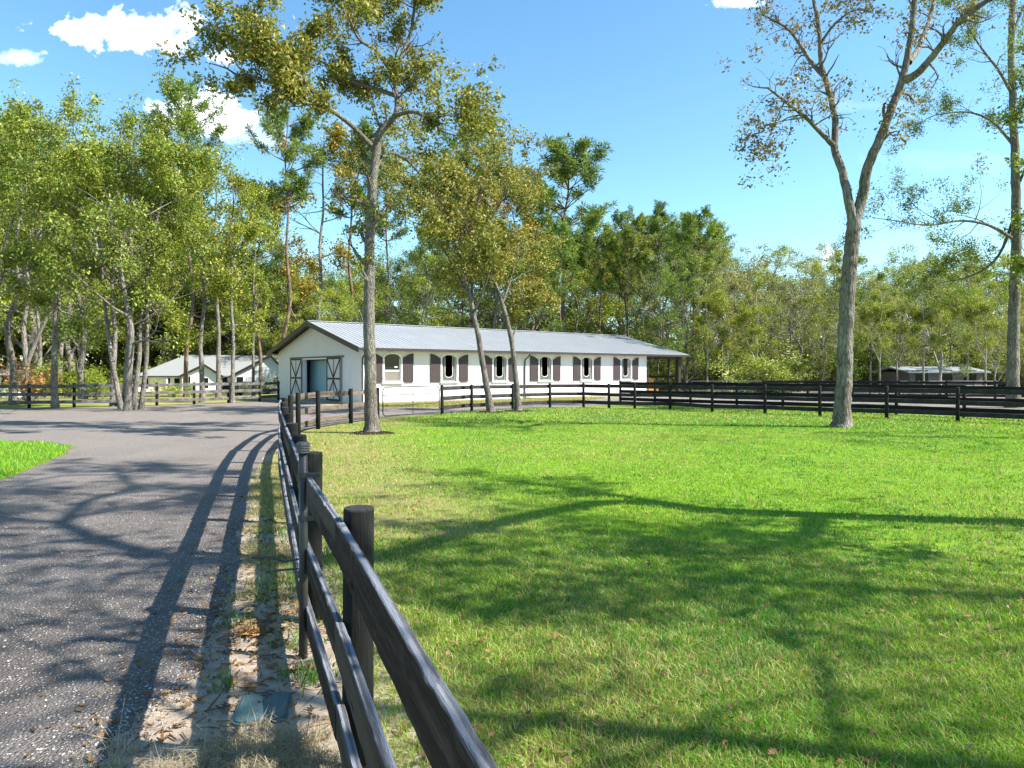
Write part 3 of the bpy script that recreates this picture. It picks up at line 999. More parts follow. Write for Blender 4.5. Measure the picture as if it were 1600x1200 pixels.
class Tree:
    def __init__(self, seed):
        self.r = random.Random(seed)
        self.wv, self.wf, self.nv = [], [], 0
        self.anch = []
        self.ok = None

    def tube(self, pts, radii, sides, rough=.0):
        P = np.array([tuple(p) for p in pts])
        n = len(P)
        D = np.gradient(P, axis=0)
        D /= np.linalg.norm(D, axis=1, keepdims=True) + 1e-9
        ref = np.array((1., .3, .1)) if abs(D[0][2]) > .8 else np.array((0, 0, 1.))
        Sd = np.cross(D, ref)
        Sd /= np.linalg.norm(Sd, axis=1, keepdims=True) + 1e-9
        U = np.cross(D, Sd)
        a = np.arange(sides) * 2 * np.pi / sides
        rr = np.array(radii)[:, None] * (1 + rough * rng.normal(0, 1, (n, sides)))
        V = P[:, None, :] + (Sd[:, None, :] * np.cos(a)[None, :, None] + U[:, None, :] * np.sin(a)[None, :, None]) * rr[:, :, None]
        i = np.arange(n - 1)[:, None] * sides
        k = np.arange(sides)[None, :]
        k2 = (k + 1) % sides
        F = np.stack([i + k, i + k2, i + sides + k2, i + sides + k], -1).reshape(-1, 4) + self.nv
        self.wv.append(V.reshape(-1, 3))
        self.wf.append(F)
        self.nv += n * sides

    def limb(self, pts, r0, r1, sides=10, k=5, flare=0, rough=.012):
        """hand-laid limb; returns the smoothed polyline with radii"""
        P = catmull(pts, k)
        n = len(P)
        rad = [r0 + (r1 - r0) * (i / (n - 1)) ** .8 for i in range(n)]
        if flare:
            for i in range(n):
                hgt_ = P[i].z - P[0].z
                rad[i] *= 1 + flare * math.exp(-hgt_ / .28)
        for i in range(1, n - 1):
            P[i] = P[i] + Vector((self.r.gauss(0, 1), self.r.gauss(0, 1), self.r.gauss(0, .5))) * rad[i] * .05
        self.tube(P, rad, sides, rough)
        return P, rad

    def grow(self, p, d, L, r0, lev, prm):
        rnd = self.r
        if self.ok and not (self.ok(p) and self.ok(p + d.normalized() * L * 1.3)):
            return
        seg = prm.get('seg', 5)
        P = [p]
        dd = d.normalized()
        for i in range(seg):
            wob = prm.get('wob', .22)
            dd = (dd + Vector((rnd.gauss(0, wob), rnd.gauss(0, wob), rnd.gauss(0, wob) + prm.get('up', .06)))).normalized()
            P.append(P[-1] + dd * (L / seg))
        rad = [max(r0 * (1 - .75 * i / seg), .006) for i in range(seg + 1)]
        if r0 > prm.get('rmin', .012):
            self.tube(P, rad, 6 if r0 > .06 else 4 if r0 > .02 else 3)
        if lev == 0:
            for i in range(1, seg + 1):
                self.anch.append(P[i])
            return
        nc = prm['kids'][lev - 1] if lev - 1 < len(prm['kids']) else 4
        nc = max(1, int(round(nc + rnd.uniform(-.8, .8))))
        for c in range(nc):
            t = rnd.uniform(prm.get('t0', .3), 1.0)
            if c == 0:
                t = 1.0
            f = t * seg
            i = min(int(f), seg - 1)
            q = P[i].lerp(P[i + 1], f - i)
            base = (P[i + 1] - P[i]).normalized()
            ang = rnd.uniform(*prm.get('ang', (.45, 1.05))) * (.4 if c == 0 else 1)
            side = base.cross(Vector((rnd.gauss(0, 1), rnd.gauss(0, 1), rnd.gauss(0, 1)))).normalized()
            nd = (base * math.cos(ang) + side * math.sin(ang)).normalized()
            nd.z += prm.get('rise', 0)
            self.grow(q, nd, L * prm.get('ratio', .62) * rnd.uniform(.75, 1.2), max(rad[i] * .6, .008), lev - 1, prm)

    def sprout(self, P, rad, n, t0, t1, L, lev, prm, out=None):
        """side branches along a hand-laid limb"""
        rnd = self.r
        m_ = len(P) - 1
        for k in range(n):
            t = t0 + (t1 - t0) * (k + rnd.random()) / n
            f = t * m_
            i = min(int(f), m_ - 1)
            q = P[i].lerp(P[i + 1], f - i)
            base = (P[i + 1] - P[i]).normalized()
            side = base.cross(Vector((rnd.gauss(0, 1), rnd.gauss(0, 1), rnd.gauss(0, 1)))).normalized()
            a = rnd.uniform(.6, 1.2)
            d = base * math.cos(a) + side * math.sin(a)
            d.z += prm.get('rise', .15)
            self.grow(q, d, L * rnd.uniform(.6, 1.2), min(rad[i] * .5, .09), lev, prm)
        # tip
        self.grow(P[-1], (P[-1] - P[-2]), L, rad[-1], lev, prm)

    def wood(self, name, mat):
        return npmesh(name, np.concatenate(self.wv), [np.concatenate(self.wf)], mat, True)

    def leaves(self, name, mat, per, spread, size, up=.7, aspect=.5, drop=0.0, cs=.95):
        A = np.array([tuple(p) for p in self.anch])
        if drop:
            # foliage gathers in clumps: whole pockets of twigs stay bare
            o1, o2 = rng.random(2) * 40
            v = .5 * (vnoise(A[:, 0] + o1, A[:, 2], cs) + vnoise(A[:, 1] + o2, A[:, 2] + 9, cs)) + .12 * rng.random(len(A))
            A = A[v > np.quantile(v, drop)]
        C = np.repeat(A, per, axis=0) + rng.normal(0, spread, (len(A) * per, 3)) * rng.uniform(.5, 1.4, (len(A), 1)).repeat(per, 0)
        sz = size * rng.uniform(.55, 1.5, len(C)) ** 1.1
        V, F = leafcards(C, sz, up, .12, aspect)
        return npmesh(name, V, [F], mat)

    def tufts(self, name, mat, per, length, width):
        A = np.array([tuple(p) for p in self.anch])
        n = len(A) * per
        C = np.repeat(A, per, axis=0)
        d = rng.normal(0, 1, (n, 3))
        d[:, 2] += .5
        d /= np.linalg.norm(d, axis=1, keepdims=True)
        s = np.cross(d, rng.normal(0, 1, (n, 3)))
        s /= np.linalg.norm(s, axis=1, keepdims=True)
        l = length * rng.uniform(.6, 1.2, (n, 1))
        V = np.empty((n, 4, 3), dtype=np.float32)
        V[:, 0] = C + d * l * .12
        V[:, 1] = C + d * l * .6 + s * width
        V[:, 2] = C + d * l
        V[:, 3] = C + d * l * .6 - s * width
        i = np.arange(n) * 4
        return npmesh(name, V.reshape(-1, 3), [np.stack([i, i + 1, i + 2, i + 3], 1)], mat)


def put_tree(name, loc, wood, crown, rz=0, scale=(1, 1, 1), col=(1, 1, 1), label='', group=None, cat='tree', extra=()):
    e = empty(name, loc, rz, label, cat, group)
    e.scale = scale
    t = link(bpy.data.objects.new('trunk', wood))
    t.parent = e
    c = link(bpy.data.objects.new('crown', crown))
    c.parent = e
    c.color = (*col, 1)
    for nm, me_ in extra:
        x_ = link(bpy.data.objects.new(nm, me_))
        x_.parent = e
    return e


def rel(base, pts):
    b = Vector(base)
    return [p - b for p in pts]


PR_OAK = dict(kids=[3, 4, 4], wob=.25, up=.03, ratio=.6, seg=4, ang=(.5, 1.1), t0=.25)

# --- the tall oak beside the fence corner (in front of the barn)
D = 20.2
B = Vector((*gp(581, 677), 0))
D = B.y
T = Tree(3)
J = lambda px, py, dd=0.0: at(px, py, D + dd) - B
trunk, tr_ = T.limb([J(581, 679), J(580, 640), J(578, 560), J(577, 470), J(578, 380), J(582, 290), J(590, 222)], .205, .12, 16, 7, flare=.45)
l1, r1 = T.limb([J(588, 235), J(575, 222, -.2), J(548, 195, -.6), J(510, 168, -1.0), J(470, 150, -1.3), J(425, 130, -1.6), J(385, 118, -1.8)], .085, .035, 8)
l2, r2 = T.limb([J(589, 222), J(600, 200), J(618, 180, .1), J(620, 150, .3), J(615, 115, .5), J(628, 85, .6), J(642, 50, .7), J(648, 5, .8)], .105, .04, 8)
l3, r3 = T.limb([J(620, 150, .3), J(585, 138, .8), J(545, 125, 1.3), J(500, 95, 1.8), J(455, 75, 2.2)], .08, .025, 6)
l4, r4 = T.limb([J(583, 270), J(605, 240, .6), J(635, 250, 1.2), J(665, 285, 1.7), J(690, 330, 2.0)], .055, .02, 6)
l5, r5 = T.limb([J(615, 115, .5), J(585, 78, 0), J(560, 60, -.4), J(545, 25, -.8), J(530, -10, -1)], .07, .02, 6)
l6, r6 = T.limb([J(618, 180), J(645, 175, -.6), J(668, 185, -1.2), J(690, 205, -1.6)], .07, .02, 6)
l7, r7 = T.limb([J(500, 160, -1.1), J(470, 120, -1.5), J(430, 95, -2.0), J(380, 60, -2.4)], .05, .02, 6)
T.sprout(l1, r1, 14, .4, 1, 1.05, 2, PR_OAK)
T.sprout(l2, r2, 15, .3, 1, 1.1, 2, PR_OAK)
T.sprout(l3, r3, 10, .3, 1, .95, 2, PR_OAK)
T.sprout(l4, r4, 12, .2, 1, 1.15, 2, PR_OAK)
T.sprout(l5, r5, 10, .2, 1, 1.0, 2, PR_OAK)
T.sprout(l6, r6, 10, .3, 1, 1.2, 2, PR_OAK)
T.sprout(l7, r7, 8, .3, 1, .9, 2, PR_OAK)
T.sprout(trunk, tr_, 9, .52, .95, .95, 1, dict(PR_OAK, kids=[4, 3]))
put_tree('oak_tree', B, T.wood('trunk', M['bark_oak']), T.leaves('crown', M['leaf_oak'], 19, .13, .11, drop=.45, cs=1.9), label='tall oak with pale straight trunk in a ring of mulch before the barn')
print('oak leaves', len(T.anch) * 9)

# mulch rings
def mulch(cx, cy, rx, ry, label):
    n = 36
    vs = [(0, 0, .05)]
    fs = []
    for ring, (k, z) in enumerate(((.45, .055), (.8, .035), (1.0, .0))):
        for i in range(n):
            a = 2 * math.pi * i / n
            q = k * (1 + .12 * math.sin(3 * a + cx) + random.uniform(-.06, .06))
            vs.append((rx * q * math.cos(a), ry * q * math.sin(a), z + (random.uniform(-.012, .012) if ring < 2 else 0)))
    for i in range(n):
        j = (i + 1) % n
        fs.append((0, 1 + i, 1 + j))
        for q in (0, 1):
            fs.append((1 + q * n + i, 1 + (q + 1) * n + i, 1 + (q + 1) * n + j, 1 + q * n + j))
    mb = MB().add(vs, fs)
    o = mb.build('mulch', M['mulch'], loc=(cx, cy, .007))
    tag(o, label, kind='stuff')


mulch(B.x, B.y, .62, .55, 'dark mulch ring round the foot of the tall oak')

# --- two leaning oaks in front of the barn
def lean_tree(seed, base, trunk_px, limbs, rr, label, dd=0):
    B = Vector((*base, 0))
    T = Tree(seed)
    J = lambda p: at(p[0], p[1], B.y + (p[2] if len(p) > 2 else 0)) - B
    tk, tr_ = T.limb([J(p) for p in trunk_px], rr, rr * .35, 12, 6, flare=.5)
    for lp, n_, L in limbs:
        a, b = T.limb([J(p) for p in lp], rr * .4, .02, 6)
        T.sprout(a, b, n_, .15, 1, L, 2, PR_OAK)
    T.sprout(tk, tr_, 14, .5, 1, 1.7, 2, PR_OAK)
    put_tree('oak_tree', B, T.wood('trunk', M['bark_oak']), T.leaves('crown', M['leaf_oak'], 18, .14, .12, drop=.55, cs=1.6), label=label, col=(1.02, .98, 1))
    mulch(B.x, B.y, .75, .6, 'dark mulch round the foot of the ' + label.split(' with')[0])
    return B


b1 = gp(767, 645)
lean_tree(5, b1, [(768, 646), (758, 590), (746, 520), (733, 460), (716, 405), (700, 350), (682, 300)],
          [([(733, 460), (700, 400, 1), (670, 360, 1.8), (650, 330, 2.2)], 9, 1.6), ([(716, 405), (735, 350, -1), (748, 310, -1.5), (758, 280, -1.8)], 10, 1.6),
           ([(700, 350), (670, 300, .5), (655, 250, .6)], 9, 1.6), ([(740, 490), (760, 440, -.8), (770, 400, -1)], 7, 1.4)], .16,
          'left hand leaning oak with its trunk tilting left before the barn windows')
b2 = gp(810, 643)
lean_tree(6, b2, [(810, 644), (806, 590), (799, 530), (785, 475), (766, 420), (756, 370), (760, 310)],
          [([(785, 475), (800, 430, .8), (810, 380, 1.4), (800, 330, 1.6)], 10, 1.6), ([(766, 420), (735, 380, -.6), (715, 330, -.9)], 9, 1.6),
           ([(799, 530), (812, 500, .6), (822, 480, .8)], 5, .9), ([(756, 370), (785, 310, .4), (800, 280, .5)], 8, 1.5)], .15,
          'slender leaning oak with a crooked trunk beside the barn downspout')

# --- the big forked oak on the right
B = Vector((*gp(1315, 668), 0))
D = B.y
T = Tree(9)
Z = lambda zx, zy, dd=0.0: at(1100 + zx / 2.4, zy / 2.4, D + dd) - B
J = lambda px, py, dd=0.0: at(px, py, D + dd) - B
tk, tr_ = T.limb([J(1315, 671), J(1317, 630), J(1320, 570), J(1322, 500), J(1326, 430), J(1331, 385), J(1335, 345)], .255, .21, 20, 8, flare=.5, rough=.02)
a1, q1 = T.limb([Z(560, 835), Z(540, 740), Z(520, 645, .2), Z(490, 560, .4), Z(492, 450, .5), Z(468, 340, .6), Z(440, 240, .7), Z(432, 120, .7), Z(412, 0, .8), Z(400, -90, .8)], .16, .05, 12)
a2, q2 = T.limb([Z(560, 835), Z(595, 740), Z(610, 640, -.2), Z(655, 530, -.4), Z(690, 440, -.6), Z(725, 350, -.7), Z(752, 265, -.8), Z(778, 120, -.9), Z(792, -20, -1), Z(800, -120, -1)], .19, .07, 12)
a3, q3 = T.limb([Z(755, 300, -.8), Z(800, 275, -1.1), Z(850, 220, -1.5), Z(905, 150, -2), Z(960, 75, -2.4), Z(1030, 25, -2.8), Z(1120, -40, -3.2)], .13, .06, 10)
a4, q4 = T.limb([Z(768, 235, -.8), Z(805, 180, -.2), Z(840, 90, .4), Z(865, 0, .8), Z(880, -90, 1)], .10, .05, 8)
a5, q5 = T.limb([Z(486, 545, .4), Z(440, 500, .1), Z(380, 440, -.3), Z(310, 385, -.8), Z(240, 330, -1.2)], .09, .03, 8)
a6, q6 = T.limb([Z(455, 290, .6), Z(400, 230, 1), Z(355, 160, 1.3), Z(310, 105, 1.6), Z(230, 60, 2)], .09, .03, 8)
a7, q7 = T.limb([Z(300, 385, -.8), Z(270, 450, -1), Z(240, 520, -1.1), Z(210, 570, -1.2)], .03, .01, 5)
a8, q8 = T.limb([Z(432, 170, .7), Z(490, 90, .2), Z(560, 40, -.3), Z(610, 40, -.8)], .05, .02, 6)
PB = dict(PR_OAK, wob=.32, up=.0, ratio=.6, kids=[3, 3, 3])
for a_, q_, n_, L_ in ((a1, q1, 15, 1.0), (a2, q2, 10, .75), (a3, q3, 12, .9), (a4, q4, 8, .8), (a5, q5, 15, 1.0), (a6, q6, 14, 1.05), (a7, q7, 9, .75), (a8, q8, 9, .8)):
    T.sprout(a_, q_, n_, .3, 1, L_, 2, PB)
T2 = Tree(90)
T2.anch = [p for i, p in enumerate(T.anch) if i % 2 == 0]
put_tree('oak_tree', B, T.wood('trunk', M['bark_deep']), T2.leaves('crown', M['leaf_brown'], 7, .11, .10, drop=.42, cs=2.2), label='big forked oak with furrowed trunk and thin browning leaves on the lawn', col=(1, 1, 1))

# --- generic tree archetypes
def arch_oak(seed, H, clear, width, prm=None, mat='leaf_green', bark='bark_grey', per=32, spread=.21, size=.135, r=.2, limbs=11, lev=2, drop=.6, fork=0, wig=.03):
    T = Tree(seed)
    rnd = T.r
    prm = prm or dict(kids=[4, 4, 4], wob=.24, up=.08, ratio=.58, seg=4, ang=(.45, 1.1), t0=.2, rmin=.014)
    stems = []
    pts = [Vector((0, 0, 0))]
    for i in range(1, 8):
        z = H * .93 * i / 7
        pts.append(Vector((rnd.gauss(0, wig) * H * i / 7, rnd.gauss(0, wig) * H * i / 7, z)))
    stems.append(T.limb(pts, r, .03, 9, 3, flare=.3))
    for f_ in range(fork):
        a = rnd.uniform(0, 6.28)
        z0 = H * rnd.uniform(.02, .3)
        k = z0 / (H * .93) * 7
        b0 = pts[int(k)].lerp(pts[int(k) + 1], k - int(k))
        L = H * rnd.uniform(.5, .75)
        q = [b0] + [b0 + Vector((math.cos(a) * .35 * L * t ** .8 + rnd.gauss(0, .02) * H, math.sin(a) * .35 * L * t ** .8 + rnd.gauss(0, .02) * H, L * t)) for t in (.2, .45, .7, 1)]
        stems.append(T.limb(q, r * .7, .025, 8, 3))
    for P, rad in stems:
        nl = limbs if P is stems[0][0] else limbs // 2
        for k in range(nl):
            z = clear + (1 - clear) * (k + rnd.random()) / nl
            i = min(int(z * (len(P) - 1)), len(P) - 2)
            q = P[i]
            a = k * 2.4 + rnd.uniform(-.5, .5)
            prof = math.sin(math.pi * min(1, max(.12, (1.06 - z) / (1.06 - clear) * .82))) 
            L = width * (.35 + .65 * prof) * rnd.uniform(.55, 1.15)
            d = Vector((math.cos(a), math.sin(a), rnd.uniform(.15, .75)))
            T.grow(q, d, L, min(rad[i] * .55, .1), lev, prm)
    cr = T.leaves('crown', M[mat], per, spread, size, drop=drop)
    zz_ = np.empty(len(cr.vertices) * 3, dtype=np.float32)
    cr.vertices.foreach_get('co', zz_)
    return T.wood('trunk', M[bark]), cr, float(np.quantile(zz_[2::3], .997))


def arch_pine(seed, H, clear, width, r=.17, tuft=30, whorls=18):
    T = Tree(seed)
    rnd = T.r
    pts = [Vector((rnd.gauss(0, .01) * H * (i > 0), rnd.gauss(0, .01) * H * (i > 0), H * i / 6)) for i in range(7)]
    P, rad = T.limb(pts, r, .03, 9, 4)
    prm = dict(kids=[3, 3], wob=.16, up=.16, ratio=.5, seg=3, ang=(.4, .9), t0=.35, rmin=.01)
    for k in range(whorls):
        z = clear + (1 - clear) * (k + .5 * rnd.random()) / whorls
        i = min(int(z * (len(P) - 1)), len(P) - 2)
        q = P[i]
        for b in range(3):
            if z < clear + .15 and rnd.random() < .4:
                continue
            a = rnd.uniform(0, 6.28)
            tt = (1 - z) / (1 - clear)
            L = width * (.25 + .75 * math.sin(math.pi * min(1, tt * .75 + .12))) * rnd.uniform(.6, 1.1)
            d = Vector((math.cos(a), math.sin(a), .15 + .5 * (1 - tt)))
            T.grow(q, d, L, .045, 1, prm)
    return T.wood('trunk', M['bark_pine']), T.tufts('crown', M['leaf_pine'], tuft, .46, .032), H


def arch_bush(seed, H, width, mat='leaf_green', per=22, size=.135):
    T = Tree(seed)
    rnd = T.r
    prm = dict(kids=[4, 4], wob=.25, up=.1, ratio=.6, seg=3, ang=(.4, 1.1), t0=.2, rmin=.01)
    for k in range(13):
        a = k * 2.4
        d = Vector((math.cos(a) * rnd.uniform(.2, 1.1), math.sin(a) * rnd.uniform(.2, 1.1), rnd.uniform(.5, 1.2)))
        L = H * .5 * rnd.uniform(.7, 1.1)
        T.grow(Vector((rnd.gauss(0, .15) * width, rnd.gauss(0, .15) * width, 0)), d, L, .05, 2, prm)
    return T.wood('trunk', M['bark_grey']), T.leaves('crown', M[mat], per, .2, size), H


PR_S = dict(kids=[3, 3, 3], wob=.3, up=.06, ratio=.62, seg=4, ang=(.45, 1.1), t0=.25, rmin=.008)
A = {
    'broad1': arch_oak(101, 14, .28, 4.6, r=.18),
    'broad2': arch_oak(102, 13, .22, 4.2, r=.17, fork=1),
    'broad3': arch_oak(103, 15, .34, 4.0, r=.17, fork=1, mat='leaf_green'),
    'slim1': arch_oak(104, 15, .42, 2.7, r=.16, limbs=14, wig=.008),
    'slim2': arch_oak(105, 14, .36, 2.6, r=.15, limbs=13, wig=.012),
    'slim3': arch_oak(115, 14, .42, 2.6, r=.13, limbs=13, wig=.012, bark='bark_pale', fork=1),
    'dark1': arch_oak(106, 13, .12, 4.2, mat='leaf_dark', r=.22, limbs=15, per=26),
    'grey1': arch_oak(107, 12, .30, 3.6, mat='leaf_grey', prm=PR_S, per=20, size=.125, spread=.18, bark='bark_pale', drop=.4, r=.17, fork=2, lev=2, limbs=14),
    'grey2': arch_oak(108, 12, .25, 3.0, mat='leaf_grey', prm=PR_S, per=22, size=.125, spread=.18, bark='bark_pale', drop=.4, r=.15, fork=1, lev=2, limbs=15),
    'pine1': arch_pine(109, 20, .58, 3.0),
    'pine2': arch_pine(110, 18, .5, 2.5),
    'pine3': arch_pine(111, 19, .68, 2.3, whorls=11),
    'bush1': arch_bush(112, 4.5, 3.5),
    'bush2': arch_bush(113, 4.0, 3.0, 'leaf_dark'),
    'bush3': arch_bush(114, 4.2, 3.0, 'leaf_grey'),
}
for k_, v_ in A.items():
    print(k_, len(v_[1].polygons), len(v_[0].polygons))


def tree(kind, px, d, topy, label, group=None, col=(1, 1, 1), wide=1.0, name=None, hgt=None, lean=(0, 0)):
    w_, c_, H = A[kind]
    x = (px - 800) / 1080 * d
    z = float(hz(np.array(x), np.array(float(d))))
    h = hgt if hgt else CAMH + (580 - topy) / 1080 * d - z
    s = h / H
    nm = name or ('pine_tree' if kind.startswith('pine') else 'shrub' if kind.startswith('bush') else 'broadleaf_tree')
    e = put_tree(nm, (x, d, z - .03), w_, c_, random.uniform(0, 6.28), (s * wide * random.uniform(.92, 1.08), s * wide, s), col, label, group,
                 'shrub' if kind.startswith('bush') else 'tree')
    e.rotation_euler[0], e.rotation_euler[1] = lean
    return e


def inbarn(x, y, pad=1.0):
    lx = (x + 8.07) * .781 + (y - 37.4) * .625
    ly = -(x + 8.07) * .625 + (y - 37.4) * .781
    return -pad < lx < 27.7 + pad and -pad < ly < 12.66 + pad


# --- the named trees of the left grove
YG = (1.0, 1.02, .95)
tree('broad2', 199, 31.2, 150, 'many stemmed oak with pale trunks at the driveway edge', col=YG, wide=.9)
T = Tree(33)
B = Vector((*gp(212, 640), 0))
for k, (sx, tx, ty, r_0) in enumerate(((190, 150, 330, .13), (196, 205, 300, .19), (208, 250, 320, .13), (220, 232, 350, .12))):
    b0 = at(sx, 641, B.y + (k % 2) * .35) - B
    b0.z = -.02
    p2 = at((sx + tx) / 2 + (4 if k % 2 else -6), 480, B.y) - B
    p1 = b0.lerp(p2, .5) + Vector((.06 * (k - 1), 0, 0))
    tk, tr_ = T.limb([b0, p1, p2, at(tx, ty, B.y + (k - 1.5) * .8) - B, at(tx + (tx - sx) * .5, ty - 75, B.y + (k - 1.5) * 1.6) - B], r_0, .04, 10, 5, flare=.25)
    T.sprout(tk, tr_, 13, .42, 1, 1.9, 2, dict(PR_OAK, kids=[4, 4, 4], rise=.1))
put_tree('oak_tree', B, T.wood('trunk', M['bark_grey']), T.leaves('crown', M['leaf_green'], 28, .18, .115, drop=.58, cs=1.3), label='clump of four pale oak trunks standing at the far driveway edge', col=(1.05, 1.03, .95))

tree('slim1', 86, 33.4, 175, 'slender oak with a two toned trunk standing in the left fence line', col=(1.1, 1.05, 1))
tree('slim2', 177, 35.6, 200, 'dark trunked oak just left of the four pale trunks', col=(.95, .95, 1))
tree('broad1', 20, 37, 130, 'tall broad oak at the far left edge of the view', col=(.95, .92, .95), wide=.9)
tree('broad3', 43, 44, 190, 'pale trunked oak behind the orange leaved shrub', col=(1, 1, .95))
tree('dark1', 130, 47, 260, 'dark green oak behind the left fence', col=(1.1, 1.1, 1))
tree('slim2', 316, 40, 245, 'slim oak before the small gable of the white house', col=(1.25, 1.15, .9), wide=1.1)
tree('slim1', 341, 45, 250, 'thin pale oak trunk beside the house entrance', col=(1.15, 1.1, .9))
tree('slim2', 363, 39, 235, 'straight oak with orange brown bark before the parked car', col=(1.2, 1.08, .9), wide=.85)
tree('slim1', 396, 47, 300, 'slim reddish trunked oak before the right gable of the white house', col=(1.1, 1.05, .9), wide=.75)
tree('broad2', -60, 30, 160, 'oak just beyond the left edge of the view', col=(1, 1, 1))
tree('broad3', -30, 48, 150, 'second oak beyond the left edge of the view', col=(1, 1, 1))
# tall pines left of the barn
tree('pine1', 290, 62, 165, 'tall pine crowned against the cloud over the left grove', wide=1.0)
tree('pine3', 447, 60, 178, 'tall slim pine with a bare straight trunk left of the barn gable')
tree('pine2', 405, 70, 300, 'shorter pine between the grove and the bare pine trunk')
tree('slim1', 497, 63, 190, 'leaning red trunked tree with russet leaves behind the barn gable', col=(1.3, .85, .8), lean=(0, -.13))
tree('pine3', 547, 66, 205, 'thin dark pine behind the tall oak trunk')
tree('pine3', 606, 70, 260, 'slim pine rising just right of the tall oak trunk')
tree('pine1', 742, 75, 215, 'pine with rounded top above the leaning oaks')
tree('broad3', 775, 68, 255, 'tree turning rust orange behind the leaning oaks', col=(1.6, .9, .8), wide=.9)
tree('pine2', 883, 72, 232, 'big isolated pine standing highest over the barn roof', wide=1.35)
tree('pine1', 975, 74, 350, 'leftmost pine of the row right of the big pine')
tree('pine2', 1030, 72, 338, 'tallest pine of the row right of the big pine', wide=1.1)
tree('pine2', 1085, 66, 340, 'rightmost pine of the row, bright green, above the barn end', col=(1.2, 1.2, 1), wide=1.1)
tree('grey1', 1250, 60, 395, 'pale twiggy grey tree with several light stems on the right', wide=1.15, col=(1.1, 1.05, 1.1))
tree('grey2', 1135, 62, 385, 'greyish tree with a straight pale trunk right of the barn', col=(1.1, .98, .95))
# far right tall tree
B = at(1583, 0, 34.0); B.z = -.03
T = Tree(41)
J = lambda px, py, dd=0.0: at(px, py, 34.0 + dd) - B
tk, tr_ = T.limb([J(1583, 637), J(1583, 560), J(1586, 450), J(1588, 350), J(1586, 250), J(1582, 150), J(1580, 50), J(1588, -60)], .31, .12, 14, 6, flare=.3)
PX = dict(PR_OAK, kids=[4, 4, 4], wob=.2, up=.02)
for pts, n_, ln in (([J(1586, 375), J(1545, 352, -.6), J(1500, 345, -1.2), J(1450, 352, -2), J(1400, 345, -2.6)], 12, 1.7),
                    ([J(1588, 330), J(1560, 400, .8), J(1520, 430, 1.5), J(1480, 440, 2)], 10, 1.5),
                    ([J(1587, 300), J(1610, 250, .5), J(1640, 230, 1)], 7, 1.7),
                    ([J(1586, 230), J(1550, 190, .8), J(1510, 175, 1.6), J(1460, 180, 2.2)], 9, 1.6),
                    ([J(1583, 150), J(1560, 110, -.6), J(1530, 70, -1.2), J(1500, 20, -1.6)], 9, 1.5),
                    ([J(1584, 190), J(1615, 140, -.5), J(1650, 100, -1)], 7, 1.6),
                    ([J(1580, 60), J(1600, 10, .4), J(1630, -40, .8)], 8, 1.6),
                    ([J(1586, 420), J(1620, 390, .6), J(1660, 380, 1.2)], 7, 1.6)):
    a_, q_ = T.limb(pts, .09, .025, 7, 4)
    T.sprout(a_, q_, n_, .25, 1, ln, 2, PX)
put_tree('oak_tree', B, T.wood('trunk', M['bark_deep']), T.leaves('crown', M['leaf_green'], 16, .15, .09, drop=.5, cs=1.7), label='tall dark trunked tree with airy foliage at the right edge', col=(.75, .85, .7))
tree('slim1', 1680, 30, 60, 'oak beyond the right edge of the view', col=(.9, .95, .9))
tree('grey2', 1470, 52, 395, 'thin sapling like tree left of the tall right edge tree', col=(.9, 1, .8))

for px, d, ty, lab in ((1375, 50, 415, 'pale leaning stemmed tree just right of the forked oak'), (1402, 54, 425, 'pale straight trunked tree second right of the forked oak'),
                       (1443, 51, 420, 'pale forking tree between the forked oak and the right edge'), (1512, 56, 400, 'slim pale trunked tree left of the tall right edge tree'),
                       (1540, 49, 410, 'reddish pale straight trunk beside the tall right edge tree'), (1182, 56, 430, 'slim pale trunked tree left of the twiggy grey tree'),
                       (1105, 57, 400, 'slim pale trunked tree beside the porch end of the barn')):
    tree('slim3', px, d, ty, lab, col=(1.15, 1.1, .95), wide=.95)

# --- the wood behind: rows of individual trees
sky_top = [(-200, 150), (0, 200), (200, 230), (420, 400), (470, 430), (560, 410), (640, 380), (700, 355), (800, 350), (900, 365), (960, 365), (1000, 365), (1100, 385), (1130, 405), (1200, 405),
           (1300, 408), (1380, 395), (1450, 398), (1600, 385), (1900, 370)]
kinds = [('broad1', 3), ('broad2', 3), ('broad3', 3), ('slim1', 2), ('slim2', 2), ('dark1', 3), ('grey1', 1), ('grey2', 1), ('pine1', 1)]
pool = [k for k, n_ in kinds for _ in range(n_)]
desc = {'broad': 'broad leafy green tree among the wood beyond the buildings', 'slim': 'slender green tree among the wood beyond the buildings',
        'dark': 'dense dark green tree among the wood beyond the buildings', 'grey': 'dull grey green twiggy tree among the wood beyond the buildings',
        'pine': 'pine standing among the wood beyond the buildings'}
cnt = 0
for (d0, step, fac) in ((58, 62, .9), (70, 50, 1.0), (84, 46, 1.02), (100, 42, 1.0)):
    px = -260
    while px < 1900:
        px += step * random.uniform(.7, 1.3)
        d = d0 + random.uniform(-4, 5)
        x = (px - 800) / 1080 * d
        if inbarn(x, d, 2.0):
            continue
        if px < 480 and d < 94 and px > 120:
            continue
        top = np.interp(px, [a for a, b in sky_top], [b for a, b in sky_top])
        k = random.choice(pool)
        if px > 1110 and random.random() < .45:
            k = random.choice(('grey1', 'grey2', 'slim2'))
        if 620 < px < 1110 and random.random() < .2:
            k = 'pine1'
        if k.startswith('pine'):
            top -= 18
        hpx = (580 - top) * fac * (random.uniform(.80, 1.04) if px < 1120 else random.uniform(.62, 1.16))
        v = random.uniform(.95, 1.5)
        col = (v * random.uniform(.92, 1.2), v, v * random.uniform(.75, 1.0))
        base = k.rstrip('123')
        tree(k, px, d, 580 - hpx, desc[base], 'trees of the wood beyond, ' + base + ' kind', col, wide=random.uniform(.9, 1.25) if not k.startswith('pine') else 1)
        cnt += 1
